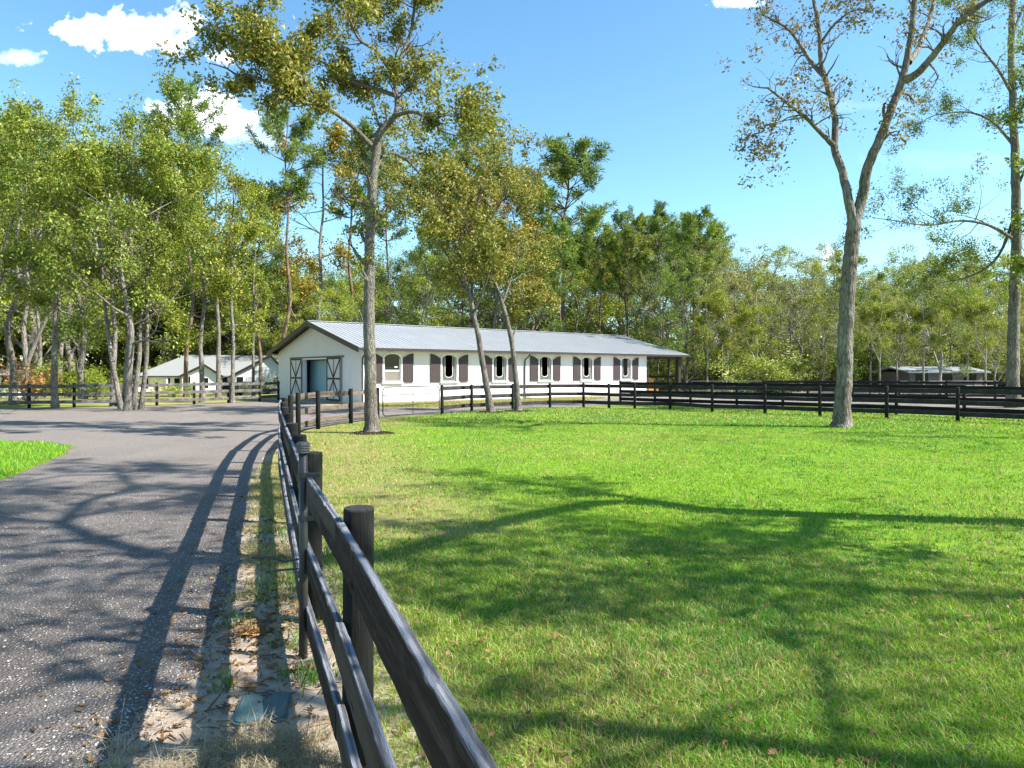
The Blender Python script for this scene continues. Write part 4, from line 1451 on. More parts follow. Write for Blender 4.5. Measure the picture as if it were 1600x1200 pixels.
for dd, st in ((112, 34), (122, 40)):
    px = -260
    while px < 1900:
        px += st * random.uniform(.7, 1.3)
        top = np.interp(px, [a for a, b in sky_top], [b for a, b in sky_top])
        top = max(top, 330) + random.uniform(5, 60)
        v = random.uniform(.7, 1.2)
        tree('dark1', px, dd + random.uniform(-3, 3), top, 'dense dark tree at the very back of the wood', 'dense trees at the back of the wood', (v * 1.05, v, v * .9), random.uniform(1.2, 1.5))
        cnt += 1
px = -220
while px < 1850:
    px += random.uniform(26, 44)
    for dd, hh in ((57, 3.6), (66, 5.0), (82, 5.5)):
        d = dd + random.uniform(-2.5, 4)
        x = (px + random.uniform(-15, 15) - 800) / 1080 * d
        if inbarn(x, d, 2.5) or (px < 500 and d < 92) or (8 < x < 46 and d < 63):
            continue
        v = random.uniform(.8, 1.3)
        k = random.choice(('bush1', 'bush1', 'bush2', 'bush3'))
        tree(k, 800 + x / d * 1080, d, 0, 'leafy understorey shrub at the foot of the wood', 'understorey shrubs at the foot of the wood', (v * random.uniform(.9, 1.25), v, v * .85), 1.1, hgt=hh * random.uniform(.6, 1.15))
        cnt += 1
for row, dd in ((0, 97), (1, 106)):
    for px in range(-140, 500, 26):
        v = random.uniform(.8, 1.25)
        tree(random.choice(('dark1', 'dark1', 'broad2', 'broad1')), px + random.uniform(-9, 9), dd + random.uniform(-3, 3), random.uniform(395, 455) if px > 250 else random.uniform(330, 420),
             'dense green tree of the wood edge behind the white house', 'wood edge behind the white house', (v * 1.1, v, v * .85), random.uniform(1.1, 1.4))
for px in range(-150, 480, 38):
    d = 93 + random.uniform(-2, 8)
    tree(random.choice(('bush1', 'bush2')), px, d, 0, 'leafy shrub at the wood edge behind the white house', 'shrubs behind the white house', (1.1, 1.1, .9), 1.3, hgt=random.uniform(4, 6))
for px in (70, 120, 150):
    tree('bush1', px, 52 + random.uniform(-3, 6), 0, 'rounded green shrub beyond the left fence', 'green shrubs beyond the left fence', (1.15, 1.15, .9), 1.1, hgt=random.uniform(2.6, 4.2))
tree('bush3', 1200, 56, 0, 'pale yellow green bushy shrub right of the barn', None, (1.6, 1.7, .8), 1.2, hgt=4.6)
print('wood count', cnt)

# --- trees standing right of and behind the camera: they throw the shade over lawn and drive
def shade_pt(px, py, h):
    x, y = gp(px, py)
    return Vector((x + KX * h, y + KY * h, h))


PS = dict(kids=[3, 3, 3], wob=.28, up=.02, ratio=.6, seg=4, ang=(.45, 1.1), t0=.25, rmin=.006)
B = Vector((11.0, 7.2, 0))
T = Tree(51)
Q = lambda px, py, h: shade_pt(px, py, h) - B
tk, tr_ = T.limb([Vector((0, 0, 0)), Vector((.05, .05, 3)), Vector((-.1, 0, 6)), Vector((0, .05, 8.2))], .26, .2, 14, 5, flare=.4)
L = [([Vector((0, .05, 8.1)), Q(950, 785, 9.0), Q(760, 822, 9.8), Q(600, 872, 10.5), Q(440, 878, 11.2), Q(280, 873, 12.0), Q(150, 842, 12.8), Q(95, 818, 13.4)], .19, .10, 6, .8),
     ([Q(95, 818, 13.4), Q(30, 812, 13.8), Q(-80, 800, 14.2)], .08, .04, 7, .8),
     ([Q(95, 818, 13.4), Q(140, 782, 13.7), Q(205, 765, 14.0), Q(188, 745, 14.3), Q(178, 728, 14.6)], .09, .04, 7, .9),
     ([Q(130, 806, 13.4), Q(260, 780, 13.6), Q(345, 764, 13.8)], .05, .02, 6, .7),
     ([Q(190, 742, 14.3), Q(90, 745, 14.7), Q(0, 765, 15.0)], .06, .03, 7, .9),
     ([Q(190, 740, 14.3), Q(260, 732, 14.5), Q(330, 740, 14.7)], .05, .02, 6, .7),
     ([Vector((0, .05, 8.0)), Q(1000, 780, 9.2), Q(880, 762, 9.8), Q(800, 752, 10.4)], .14, .04, 9, 1.0),
     ([Vector((-.05, 0, 6.8)), Q(1250, 840, 7.8), Q(1120, 870, 8.8), Q(960, 850, 9.6)], .13, .04, 10, 1.2)]
for pts, r0, r1, n_, ln in L:
    a_, q_ = T.limb(pts, r0, r1, 8, 5)
    T.sprout(a_, q_, n_, .25, 1, ln, 2, PS)
T2 = Tree(52)
T2.anch = [p for i, p in enumerate(T.anch) if i % 3 != 0]
put_tree('oak_tree', B, T.wood('trunk', M['bark_deep']), T2.leaves('crown', M['leaf_brown'], 5, .14, .14), label='spreading bare limbed oak beyond the right edge, shading the driveway')

def unseen_from(B):
    # keeps these crowns clear of the view over the paddock
    def ok(p):
        q = B + p
        return not (q.y > .3 and -.9 < q.x / q.y < .84 and (q.z - CAMH) / q.y < .64)
    return ok


def shade_oak(base, H, seed, limbs, spread, per, label, lean=(0, 0), size=.15, sub=2, dr=.45):
    B = Vector((*base, 0))
    T = Tree(seed)
    T.ok = unseen_from(B)
    tk, tr_ = T.limb([Vector((lean[0] * t, lean[1] * t, H * t)) for t in (0, .2, .45, .7, 1)], .17, .05, 12, 5, flare=.35)
    rnd = T.r
    for k in range(limbs):
        z = .42 + .58 * (k + rnd.random()) / limbs
        i = min(int(z * (len(tk) - 1)), len(tk) - 2)
        a = k * 2.4 + rnd.uniform(-.4, .4)
        T.grow(tk[i], Vector((math.cos(a), math.sin(a), rnd.uniform(.2, .7))), spread * rnd.uniform(.6, 1.1), .045, sub + 0, dict(PS, kids=[3, 4, 4]))
    put_tree('oak_tree', B, T.wood('trunk', M['bark_deep']), T.leaves('crown', M['leaf_oak'], per, .22, size, drop=dr), label=label)


shade_oak((9.4, 1.6), 11.5, 61, 13, 4.6, 9, 'leafy oak behind the camera to the right, shading the near lawn', (-.1, .1), dr=.52)
shade_oak((13.2, 3.6), 12, 62, 15, 4.6, 9, 'leafy oak right of the lawn, shading its right side', dr=.5)
shade_oak((6.2, 1.3), 12, 63, 11, 4.4, 9, 'leafy oak just right of the camera, shading the near driveway', (.1, .1), dr=.38)
shade_oak((21.5, 17.0), 12.5, 64, 12, 4.0, 7, 'leafy oak beyond the right fence corner')
shade_oak((30, 12.0), 13.5, 65, 12, 4.0, 7, 'leafy oak standing well right of the paddock')

# ------------------------------------------------------------ fences
def board_mesh(L, t, h, segs=6, jit=.0, bev=.003):
    """board running along local x from 0..L, top at z=0"""
    xs = np.linspace(0, L, segs + 1)
    prof = [(-t / 2 + bev, -h), (t / 2 - bev, -h), (t / 2, -h + bev), (t / 2, -bev), (t / 2 - bev, 0), (-t / 2 + bev, 0), (-t / 2, -bev), (-t / 2, -h + bev)]
    V = []
    for x in xs:
        nick = random.uniform(.003, .012) if segs > 30 and random.random() < .07 else 0
        ox, oz = random.gauss(0, jit), random.gauss(0, jit)
        for (a, b) in prof:
            V.append((x, a + ox + random.gauss(0, jit * .3), b + oz + random.gauss(0, jit * .5) - (nick if b > -.02 and a > 0 else 0)))
    F = [tuple(range(7, -1, -1)), tuple(segs * 8 + i for i in range(8))]
    for s_ in range(segs):
        for i in range(8):
            j = (i + 1) % 8
            F.append((s_ * 8 + i, s_ * 8 + j, s_ * 8 + 8 + j, s_ * 8 + 8 + i))
    mb = MB().add(V, F)
    return mb


def fence(name, posts, tops, bh, bt, ph, pr, side, bmat, pmat, label, zoff=0.0, sides=12, segs=4, jit=.002, skip=(), caps=True, cat='fence'):
    cx, cy = posts[len(posts) // 2]
    e = empty(name, (cx, cy, float(hz(np.array(cx), np.array(cy)))), 0, label, cat)
    bz = e.location.z
    for i, (x, y) in enumerate(posts):
        mb = MB()
        lx, ly = random.uniform(-.012, .012), random.uniform(-.012, .012)
        H = ph + random.uniform(-.015, .015)
        mb.tube([(0, 0, -.15), (lx * .3, ly * .3, H * .5), (lx, ly, H - .012), (lx, ly, H), (lx, ly, H + .004)], [pr * 1.03, pr, pr * .985, pr * .95, pr * .6], sides)
        o = mb.build('post', pmat, e, smooth=False)
        o.location = (x - cx, y - cy, float(hz(np.array(x), np.array(y))) - bz)
        for p in o.data.polygons:
            p.use_smooth = len(p.vertices) == 4 and abs(p.normal.z) < .5
    for i in range(len(posts) - 1):
        if i in skip:
            continue
        (x0, y0), (x1, y1) = posts[i], posts[i + 1]
        L = math.hypot(x1 - x0, y1 - y0)
        a = math.atan2(y1 - y0, x1 - x0)
        nx, ny = -math.sin(a) * side, math.cos(a) * side
        off = pr + bt / 2 - .004
        z0 = float(hz(np.array(x0), np.array(y0))) - bz
        z1 = float(hz(np.array(x1), np.array(y1))) - bz
        for tp in tops:
            mb = board_mesh(L + random.uniform(-.006, .0), bt, bh * random.uniform(.97, 1.03), segs, jit)
            o = mb.build('board', bmat, e)
            o.location = (x0 - cx + nx * (off + random.uniform(-.002, .003)), y0 - cy + ny * (off), z0 + tp + random.uniform(-.012, .012))
            o.rotation_euler = (random.gauss(0, .012), -math.atan2(z1 - z0, L) + random.gauss(0, .002), a)
    return e


fence('board_fence', near_posts, (1.15, .70, .33), .165, .034, 1.2, .068, 1, M['board_near'], M['post_black'],
      'weathered black three rail fence running from the camera along the driveway', sides=24, segs=44, jit=.0009)
fence('board_fence', far_posts, (1.16, .76, .36), .165, .04, 1.22, .065, 1, M['board_black'], M['post_dark'],
      'black three rail paddock fence crossing in front of the barn and lawn', sides=12)
fence('board_fence', back_posts, (1.24, .80, .40), .17, .04, 1.27, .065, -1, M['board_dark'], M['post_dark'],
      'second black fence line standing just behind the paddock fence on the right')
fence('board_fence', left_posts, (1.15, .75, .36), .16, .04, 1.2, .07, -1, M['board_far'], M['post_black'],
      'greyed rail fence along the far left side of the driveway')
fence('board_fence', [(16 + 2.6 * i, 44 - .5 * i) for i in range(11)], (1.2, .8, .4), .16, .04, 1.25, .07, -1, M['board_dark'], M['post_dark'],
      'distant black fence beyond the gravel yard on the right')
fence('board_fence', [(-62 + 3.0 * i, 62 + .3 * i) for i in range(8)], (1.2, .8, .4), .16, .04, 1.25, .08, -1, M['board_far'], M['post_black'],
      'distant fence among the trees left of the white house')

# pipe panels round the far yard
e = empty('pipe_fence', (22, 50, 0), 0, 'low grey pipe panel fence round the far gravel yard', 'fence')
for i in range(14):
    x0 = -9 + i * 1.7
    MB().tube([(x0, 0, -.1), (x0, 0, 1.12)], .03, 8).build('post', M['galv'], e)
for z in (1.08, .75, .42):
    MB().tube([(-9, 0, z), (13.1, 0, z)], .024, 6).build('rail', M['galv'], e)

# farm gate between the near fence end and the paddock fence
p0, p1 = Vector((-4.82, 25.72, 0)), Vector((-2.98, 28.42, 0))
a = math.atan2(p1.y - p0.y, p1.x - p0.x)
L = (p1 - p0).length
e = empty('farm_gate', p0, a, 'dark tubular metal gate with rounded corners closing the paddock', 'gate')
c = .16
fr = [(0.02, 0, .12 + c), (0.02, 0, 1.2 - c)] + [(0.02 + c - c * math.cos(t), 0, 1.2 - c + c * math.sin(t)) for t in (.4, .8, 1.2, 1.57)] + \
     [(L - .02 - c + c * math.sin(t), 0, 1.2 - c + c * math.cos(t)) for t in (0, .4, .8, 1.2, 1.57)] + [(L - .02, 0, .12 + c)] + \
     [(L - .02 - c + c * math.cos(t), 0, .12 + c - c * math.sin(t)) for t in (.4, .8, 1.2, 1.57)] + [(0.02 + c - c * math.sin(t), 0, .12 + c - c * math.cos(t)) for t in (0, .4, .8, 1.2, 1.57)]
MB().tube(fr, .022, 8).build('gate_frame', M['metal_dark'], e, smooth=True)
for z in (.9, .5):
    MB().tube([(.03, 0, z), (L - .03, 0, z)], .016, 8).build('rail', M['metal_dark'], e)
MB().tube([(L * .52, 0.03, .12), (L * .52, 0.03, 1.2)], .018, 8).build('upright', M['metal_dark'], e)
mb = MB()
for z in (.3, 1.0):
    mb.box(L - .02, L + .1, -.02, .02, z, z + .03)
mb.build('hinge', M['metal_dark'], e)

# pipe post with insulators on the drive side of the near fence
px_, py_ = gp(472, 1030)
px_ -= .0
e = empty('pipe_post', (px_, py_ + .02, 0), 0, 'slim black pipe post with a ribbed cap standing against the near fence rails', 'post')
MB().tube([(0, 0, -.1), (.004, 0, .6), (.0, 0, 1.30)], .027, 14).build('pipe', M['metal_dark'], e, smooth=True)
mb = MB()
zz = 1.29
for k in range(4):
    mb.tube([(0, 0, zz), (0, 0, zz + .008)], .045, 16)
    mb.tube([(0, 0, zz + .008), (0, 0, zz + .017)], .034, 16)
    zz += .016
mb.build('cap', simple('grey plastic cap', (.10, .10, .11), .5), e)
for z in (1.13, .86):
    mb = MB()
    mb.tube([(0, 0, z), (0, 0, z + .035)], .032, 14)
    mb.box(.02, .11, -.012, .012, z + .005, z + .03)
    mb.build('clamp', M['metal_dark'], e)
mb = MB()
mb.tube([(-.03, 0, .62), (-.12, .01, .60), (-.22, .02, .63), (-.33, .03, .62)], .007, 6)
mb.tube([(-.03, 0, .56), (-.12, .01, .55), (-.19, .02, .54)], .007, 6)
mb.build('hook', M['metal_dark'], e)

# green valve box lid in the sand
vx, vy = gp(411, 1109)
e = empty('valve_box', (vx, vy, 0), R(12), 'blue green plastic irrigation valve box lid set in the sand by the driveway', 'valve box')
n = 40
def rr_poly(w_, h_, r_):
    o_ = []
    for cxx, cyy, a0 in ((w_ - r_, h_ - r_, 0), (-w_ + r_, h_ - r_, 90), (-w_ + r_, -h_ + r_, 180), (w_ - r_, -h_ + r_, 270)):
        for k in range(6):
            t = R(a0 + k * 18)
            o_.append((cxx + r_ * math.cos(t), cyy + r_ * math.sin(t)))
    return o_
def flat_prism(poly, z0, z1):
    n = len(poly)
    return [(x, y, z0) for x, y in poly] + [(x, y, z1) for x, y in poly], [tuple(range(n - 1, -1, -1)), tuple(range(n, 2 * n))] + [(i, (i + 1) % n, n + (i + 1) % n, n + i) for i in range(n)]
MB().add(*flat_prism(rr_poly(.135, .165, .045), -.03, .014)).build('rim', M['lid'], e)
MB().add(*flat_prism(rr_poly(.122, .152, .04), .0145, .021)).build('lid', M['lid'], e)
mb = MB()
mb.box(-.03, .03, .12, .135, .0215, .024)
mb.build('slot', M['metal_dark'], e)

# a fallen stick by the valve box
sx_, sy_ = gp(325, 1110)
tag(MB().tube([(0, 0, .01), (.02, .06, .03), (.035, .13, .06), (.06, .18, .10)], [.006, .005, .004, .002], 6).build('stick', M['bark_oak'], loc=(sx_, sy_, 0)),
    'thin broken twig standing in the sand left of the valve box', 'twig')

# ------------------------------------------------------------ barn
ang = math.atan2(.625, .781)
BL, BW = 23.3, 12.66
RL0, RL1 = -.55, 27.75          # roof extent along x
EO = .55                        # eave overhang
ZE, ZR = 3.08, 4.84             # roof surface at eave tip, ridge
barn = empty('barn', (-8.07, 37.4, 0), ang, 'long white horse barn with a grey metal roof and purple brown arched shutters', 'barn')
slope = (ZR - ZE) / (BW / 2 + EO)


def rz_at(y):
    return ZR - slope * abs(y - BW / 2)


TH = .1
wtop = lambda y: rz_at(y) - TH - .03
win_s = [1.795, 5.58, 9.36, 13.14, 16.99, 20.99]
WZ0, WZ1, WH = 1.19, 2.5, .26     # sill, spring line, arch rise
WW = .52                           # half opening


def arch(cx, hw, z0, z1, rise, n=12):
    pts = [(cx - hw, z0), (cx + hw, z0)]
    for i in range(n + 1):
        t = math.pi * i / n
        pts.append((cx + hw * math.cos(t), z1 + rise * math.sin(t)))
    return pts


# walls
front_holes = [arch(s, WW, WZ0, WZ1, WH) for s in win_s]
MB().prism([(0, -.1), (BL, -.1), (BL, wtop(0)), (0, wtop(0))], front_holes, 0, .2).build('wall', M['stucco'], barn)
DY0, DY1, DZ = 5.15, 8.75, 2.52      # gable door opening in local y
# door in the photo: opening px 496..537
def gy_at(px):
    r__ = (px - 800) / 1080
    return (-8.07 - r__ * 37.4) / (.625 + r__ * .781)
DY0, DY1 = gy_at(513), gy_at(474.5)
print('door', DY0, DY1)
gab = [(0.201, -.1), (BW - .201, -.1), (BW - .201, wtop(BW - .2)), (BW / 2, wtop(BW / 2)), (.201, wtop(.2))]
MB().prism(gab, [[(DY0, .05), (DY1, .05), (DY1, DZ), (DY0, DZ)]], 0.0, .2, 'x').build('wall', M['stucco'], barn)
MB().prism(gab, [], BL - .2, BL, 'x').build('wall', M['stucco'], barn)
MB().prism([(0, -.1), (BL, -.1), (BL, wtop(0)), (0, wtop(0))], [], BW - .2, BW).build('wall', M['stucco'], barn)
# band at the foot of the wall
MB().box(-.03, BL + .02, -.035, -.002, -.05, .10).build('plinth', M['concrete'], barn)
MB().box(.2, BL - .2, .2, BW - .2, -.05, .03).build('floor', M['concrete'], barn)
MB().box(-1.6, -.005, DY0 - 1.4, DY1 + 1.2, -.04, .05).build('apron', M['concrete'], barn)

# roof: two slopes with raised ribs, plus ridge cap, fascia and gutter
for sgn in (-1, 1):
    mb = MB()
    y_e = BW / 2 + sgn * (BW / 2 + EO)
    yr = BW / 2
    vs = []
    for x in (RL0, RL1):
        vs += [(x, y_e, ZE), (x, yr, ZR), (x, yr, ZR - TH * .5), (x, y_e, ZE - TH * .5)]
    mb.add(vs, [(0, 1, 5, 4), (3, 7, 6, 2), (0, 4, 7, 3), (0, 3, 2, 1), (4, 5, 6, 7)])
    x = RL0 + .05
    while x < RL1:
        for dx in (0,):
            p0 = Vector((x, y_e, ZE + .008))
            p1 = Vector((x, yr, ZR + .008))
            mb.beam(p0, p1, .035, .028)
        x += .30
    mb.build('roof', M['roof_metal'], barn)
    # fascia + gutter along the eave
    yy = y_e + (-.0 if sgn < 0 else 0)
    MB().box(RL0, RL1, min(yy, yy + sgn * .10), max(yy, yy + sgn * .10), ZE - .17, ZE - .015).build('gutter', M['fascia'], barn)
    # soffit
    yw = 0 if sgn < 0 else BW
    MB().box(RL0 + .05, RL1 - .05, min(yw, y_e), max(yw, y_e), ZE - .13, ZE - .10).build('soffit', M['white'] if sgn > 0 else M['stucco'], barn)
MB().beam((RL0 - .02, BW / 2, ZR + .03), (RL1 + .02, BW / 2, ZR + .03), .34, .03).build('ridge_cap', M['roof_metal'], barn)
for x, lab in ((RL0 - .03, 0), (RL1 + .03, 1)):
    for sgn in (-1, 1):
        y_e = BW / 2 + sgn * (BW / 2 + EO + .1)
        MB().beam((x, BW / 2, ZR - .12), (x, y_e, ZR - .12 - slope * (BW / 2 + EO + .1)), .05, .27).build('fascia', M['fascia'], barn)
# underside of gable overhang
MB().add([(RL0, -EO, ZE - TH * .6), (RL0, BW / 2, ZR - TH * .6), (RL0, BW + EO, ZE - TH * .6), (-.0, -EO, ZE - TH * .6), (-.0, BW / 2, ZR - TH * .6), (-.0, BW + EO, ZE - TH * .6)],
         [(0, 1, 4, 3), (1, 2, 5, 4)]).build('soffit', M['fascia'], barn)
# porch ceiling beams
MB().box(BL + .05, RL1 - .25, .05, .22, ZE - .30, ZE - .13).build('beam', M['shutter'], barn)
MB().box(RL1 - .62, RL1 - .45, .23, BW, ZE - .30, ZE - .13).build('beam', M['shutter'], barn)
for (yy, w_) in ((.13, .16), (1.05, .08), (2.15, .05), (4.2, .08), (8.4, .08), (12.4, .16)):
    MB().box(RL1 - .53 - w_, RL1 - .53 + w_, yy - w_, yy + w_, 0, ZE - .301, .01).build('porch_post', M['fascia'] if w_ > .06 else M['board_far'], barn)
mb = MB()
mb.box(RL1 - .56, RL1 - .50, .30, 6, 1.28, 1.46)
mb.build('railing', M['shutter'], barn)
MB().box(RL1 - 4.2, RL1 - .4, 0.0, BW, -.05, .04).build('porch_floor', M['concrete'], barn)
MB().box(BL + .4, BL + 1.6, 1.2, 1.35, ZE - .2, ZE - .14).build('porch_lamp', M['white'], barn)


# shutters and windows
def shutter(cx, hi_side, hw=.33):
    """plank shutter whose top rises toward its outer (free) edge"""
    z0, zlo, zhi = WZ0 - .02, WZ1 + .04, WZ1 + .30
    n = 8
    top = []
    for i in range(n + 1):
        t = i / n
        x = cx - hw + 2 * hw * t
        u = t if hi_side > 0 else 1 - t
        top.append((x, zlo + (zhi - zlo) * math.sin(u * math.pi / 2) ** 1.0))
    poly = [(cx - hw, z0), (cx + hw, z0)] + top[::-1]
    mb = MB().prism(poly, [], -.075, -.035)
    # battens between planks
    k = 5
    for i in range(1, k):
        x = cx - hw + 2 * hw * i / k
        mb.box(x - .009, x + .009, -.082, -.0751, z0 + .04, zlo - .02)
    o = mb.build('shutter', M['shutter'], barn)
    fr_ = MB()
    for i in range(n):
        (xa, za), (xb, zb) = top[i], top[i + 1]
        fr_.beam((xa, -.085, za - .05), (xb, -.085, zb - .05), .02, .1)
    fr_.build('top_rail', M['shutter'], o)
    for zz in (z0 + .2, zlo - .25):
        MB().box(cx - hi_side * hw - .03, cx - hi_side * hw + .03, -.095, -.076, zz, zz + .05).build('hinge', M['metal_dark'], o)


for i, s in enumerate(win_s):
    # white surround, proud of the wall
    outer = arch(s, WW + .10, WZ0 - .0, WZ1, WH + .10)
    inner = arch(s, WW, WZ0 + .001, WZ1, WH)
    mb = MB()
    n = len(outer)
    # ring as quads (skip the bottom edge)
    for k in range(1, n):
        a0, a1 = outer[k], outer[(k + 1) % n]
        b0, b1 = inner[k], inner[(k + 1) % n]
        q = [(a0[0], -.05, a0[1]), (a1[0], -.05, a1[1]), (b1[0], -.05, b1[1]), (b0[0], -.05, b0[1]),
             (a0[0], .12, a0[1]), (a1[0], .12, a1[1]), (b1[0], .12, b1[1]), (b0[0], .12, b0[1])]
        mb.add(q, [(0, 1, 2, 3), (7, 6, 5, 4), (0, 4, 5, 1), (2, 6, 7, 3)])
    fr_ = mb.build('window', M['white'], barn)
    MB().box(s - WW - .14, s + WW + .14, -.12, -.0, WZ0 - .09, WZ0 - .002, .008).build('sill', M['white'], fr_)
    if i == 0:
        mb = MB()
        mb.box(s - WW + .001, s - WW + .06, .03, .07, WZ0 + .003, WZ1)
        mb.box(s + WW - .06, s + WW - .001, .03, .07, WZ0 + .003, WZ1)
        mb.box(s - WW + .061, s + WW - .061, .03, .07, WZ0 + .003, WZ0 + .06)
        mb.box(s - WW + .061, s + WW - .061, .028, .072, WZ0 + .60, WZ0 + .68)
        mb.build('sash', M['white'], fr_)
        MB().prism([(s - WW + .061, WZ0 + .061), (s + WW - .061, WZ0 + .061), (s + WW - .061, WZ0 + .599), (s - WW + .061, WZ0 + .599)], [], .055, .065).build('pane', M['glass_blind'], fr_, None)
        MB().prism(arch(s, WW - .061, WZ0 + .681, WZ1, WH - .01), [], .055, .065).build('pane', M['glass_dark'], fr_)
        MB().box(s + .16, s + .36, .048, .0545, WZ0 + .82, WZ0 + .90).build('sticker', M['white'], fr_)
    else:
        # stall grille: vertical bars around an oval yoke opening
        yk_w, yk_z0, yk_z1 = .27, WZ0 + .42, WZ1 + .12
        bars = MB()
        nb = 15
        for k in range(nb):
            x = s - WW + 2 * WW * (k + .5) / nb
            u = (x - s) / WW
            ztop = WZ1 + WH * math.sqrt(max(0, 1 - u * u))
            v = (x - s) / yk_w
            if abs(v) < 1:
                zc = yk_z0 - .18 * math.sqrt(1 - v * v)
                bars.tube([(x, .06, WZ0), (x, .06, zc)], .006, 6)
            else:
                bars.tube([(x, .06, WZ0), (x, .06, ztop)], .006, 6)
        bars.tube([(s - WW, .06, WZ0 + .02), (s + WW, .06, WZ0 + .02)], .014, 6)
        bars.build('grille', M['white'], fr_)
        yk = [(s - yk_w, .05, WZ1 + WH * .82), (s - yk_w, .05, yk_z0)] + [(s - yk_w * math.cos(t), .05, yk_z0 - .18 * math.sin(t)) for t in np.linspace(.2, math.pi - .2, 9)] + [(s + yk_w, .05, yk_z0), (s + yk_w, .05, WZ1 + WH * .82)]
        MB().tube(yk, .016, 8).build('yoke', M['white'], fr_, smooth=True)
        # dim stall behind
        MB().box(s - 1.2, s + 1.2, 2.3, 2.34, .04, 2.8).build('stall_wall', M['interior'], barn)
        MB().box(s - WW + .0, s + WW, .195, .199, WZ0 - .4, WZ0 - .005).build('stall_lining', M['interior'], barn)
    shutter(s - WW - .10 - .37, -1)
    shutter(s + WW + .10 + .37, 1)

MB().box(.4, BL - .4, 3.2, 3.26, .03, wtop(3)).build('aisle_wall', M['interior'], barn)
# downspouts
for x in (-.06, 11.35, BL + .07):
    yy = -.07 if x != -.06 else -.06
    MB().tube([(x, -EO - .02, ZE - .16), (x, -EO - .02, ZE - .24), (x, -.10, ZE - .55), (x, -.07, ZE - .65), (x, -.07, .18), (x, -.12, .1), (x, -.45 if x < 5 else -.12, .07)], .045, 8).build('downspout', M['fascia'], barn)
MB().tube([(11.35, -.12, .1), (12.4, -.2, .06)], .045, 8).build('downspout', M['fascia'], barn)

# gable doorway: header track, sliding leaves with X bracing, blue inner doors
MB().box(-.09, -.005, gy_at(538), gy_at(455), DZ + .10, DZ + .17).build('door_track', M['fascia'], barn)
MB().box(-.05, -.003, DY0 - .02, DY1 + .12, DZ + .0, DZ + .09).build('door_header', M['white'], barn)
MB().box(-.04, -.003, DY1, DY1 + .12, .06, DZ - .001).build('door_jamb', M['white'], barn)
for (ya, yb) in ((gy_at(535), gy_at(513.5)), (gy_at(474), gy_at(456.5))):
    pn = MB().box(-.11, -.08, ya, yb, .08, DZ + .09).build('sliding_door', M['panel_grey'], barn)
    mb = MB()
    f = .075
    x_ = -.125
    zt, zb = DZ + .09, .08
    zm = (zt + zb) / 2 + .02
    ym = (ya + yb) / 2
    mb.box(-.14, -.1105, ya, ya + f, zb, zt)
    mb.box(-.14, -.1105, yb - f, yb, zb, zt)
    for z in (zb, zm - .05, zt - .11):
        mb.box(-.139, -.1105, ya + f, yb - f, z, z + .11)
    mb.box(-.130, -.1105, ym - .022, ym + .022, zb + .11, zm - .05)
    mb.box(-.130, -.1105, ym - .022, ym + .022, zm + .06, zt - .11)
    # two V's: upper one pointing down to the middle rail, lower one pointing up
    for (y_o) in (ya + f, yb - f):
        mb.beam((-.1345, y_o, zt - .12), (-.1345, ym, zm + .07), .04, .05, (1, 0, 0))
        mb.beam((-.1345, y_o, zb + .12), (-.1345, ym, zm - .06), .04, .05, (1, 0, 0))
    mb.build('brace', M['shutter_dark'], pn)
# inner doors, a short way in
ymid = DY0 + (DY1 - DY0) * .46
MB().box(.75, .80, ymid + .03, DY1 + .8, .04, DZ - .02).build('inner_door', M['blue'], barn)
MB().box(.75, .80, DY0 - .5, ymid - .03, .04, DZ - .62).build('inner_door', M['blue'], barn)
MB().box(.79, .82, DY0 - .5, ymid - .03, DZ - .60, DZ + .3).build('transom', M['panel_grey'], barn)
MB().box(.74, .83, ymid - .028, ymid + .028, .04, DZ + .2).build('door_post', M['blue'], barn)

# wooden chair on the porch
cxx, cyy = -8.07 + .781 * 24.8 - .625 * .9, 37.4 + .625 * 24.8 + .781 * .9
e = empty('wooden_chair', (cxx, cyy, .04), ang - R(30), 'orange stained slatted wooden armchair on the barn porch', 'chair')
MB().box(-.42, .42, -.3, .3, .40, .45, .01).build('seat', M['orange_wood'], e)
mb = MB()
for k in range(6):
    mb.beam((-.36 + k * .145, .24, .44), (-.36 + k * .145, .48, 1.18 + .05 * math.sin(k / 5 * math.pi)), .12, .025, (0, 1, .3))
mb.build('backrest', M['orange_wood'], e)
for sx in (-.46, .46):
    MB().box(sx - .07, sx + .07, -.38, .38, .64, .67, .005).build('armrest', M['orange_wood'], e)
    for yy in (-.3, .28):
        MB().box(sx - .03, sx + .03, yy - .04, yy + .04, 0, .64).build('leg', M['orange_wood'], e)
MB().box(-.42, .42, -.32, -.29, .1, .40).build('apron', M['orange_wood'], e)

# ------------------------------------------------------------ white house on the left
HD = 85.0
HZ = -.9
q = lambda px: (px - 800) / 1080 * HD
ez = lambda py: CAMH + (580 - py) / 1080 * HD - HZ      # local z
house = empty('house', (q(330), HD, HZ), R(20), 'low white house with grey shingle roofs and two gables behind the trees', 'house')
ox = q(330)
X = lambda px: q(px) - ox
EV = ez(587)
RG = ez(553)
# main body
MB().box(X(224), X(440), 1.5, 11, -.2, EV - .06).build('wall', M['siding'], house)
MB().box(X(288), X(343), 0, 1.498, -.2, EV - .1).build('wall', M['siding'], house)
MB().box(X(361), X(444), -1.2, 1.499, -.2, EV - .1).build('wall', M['siding'], house)


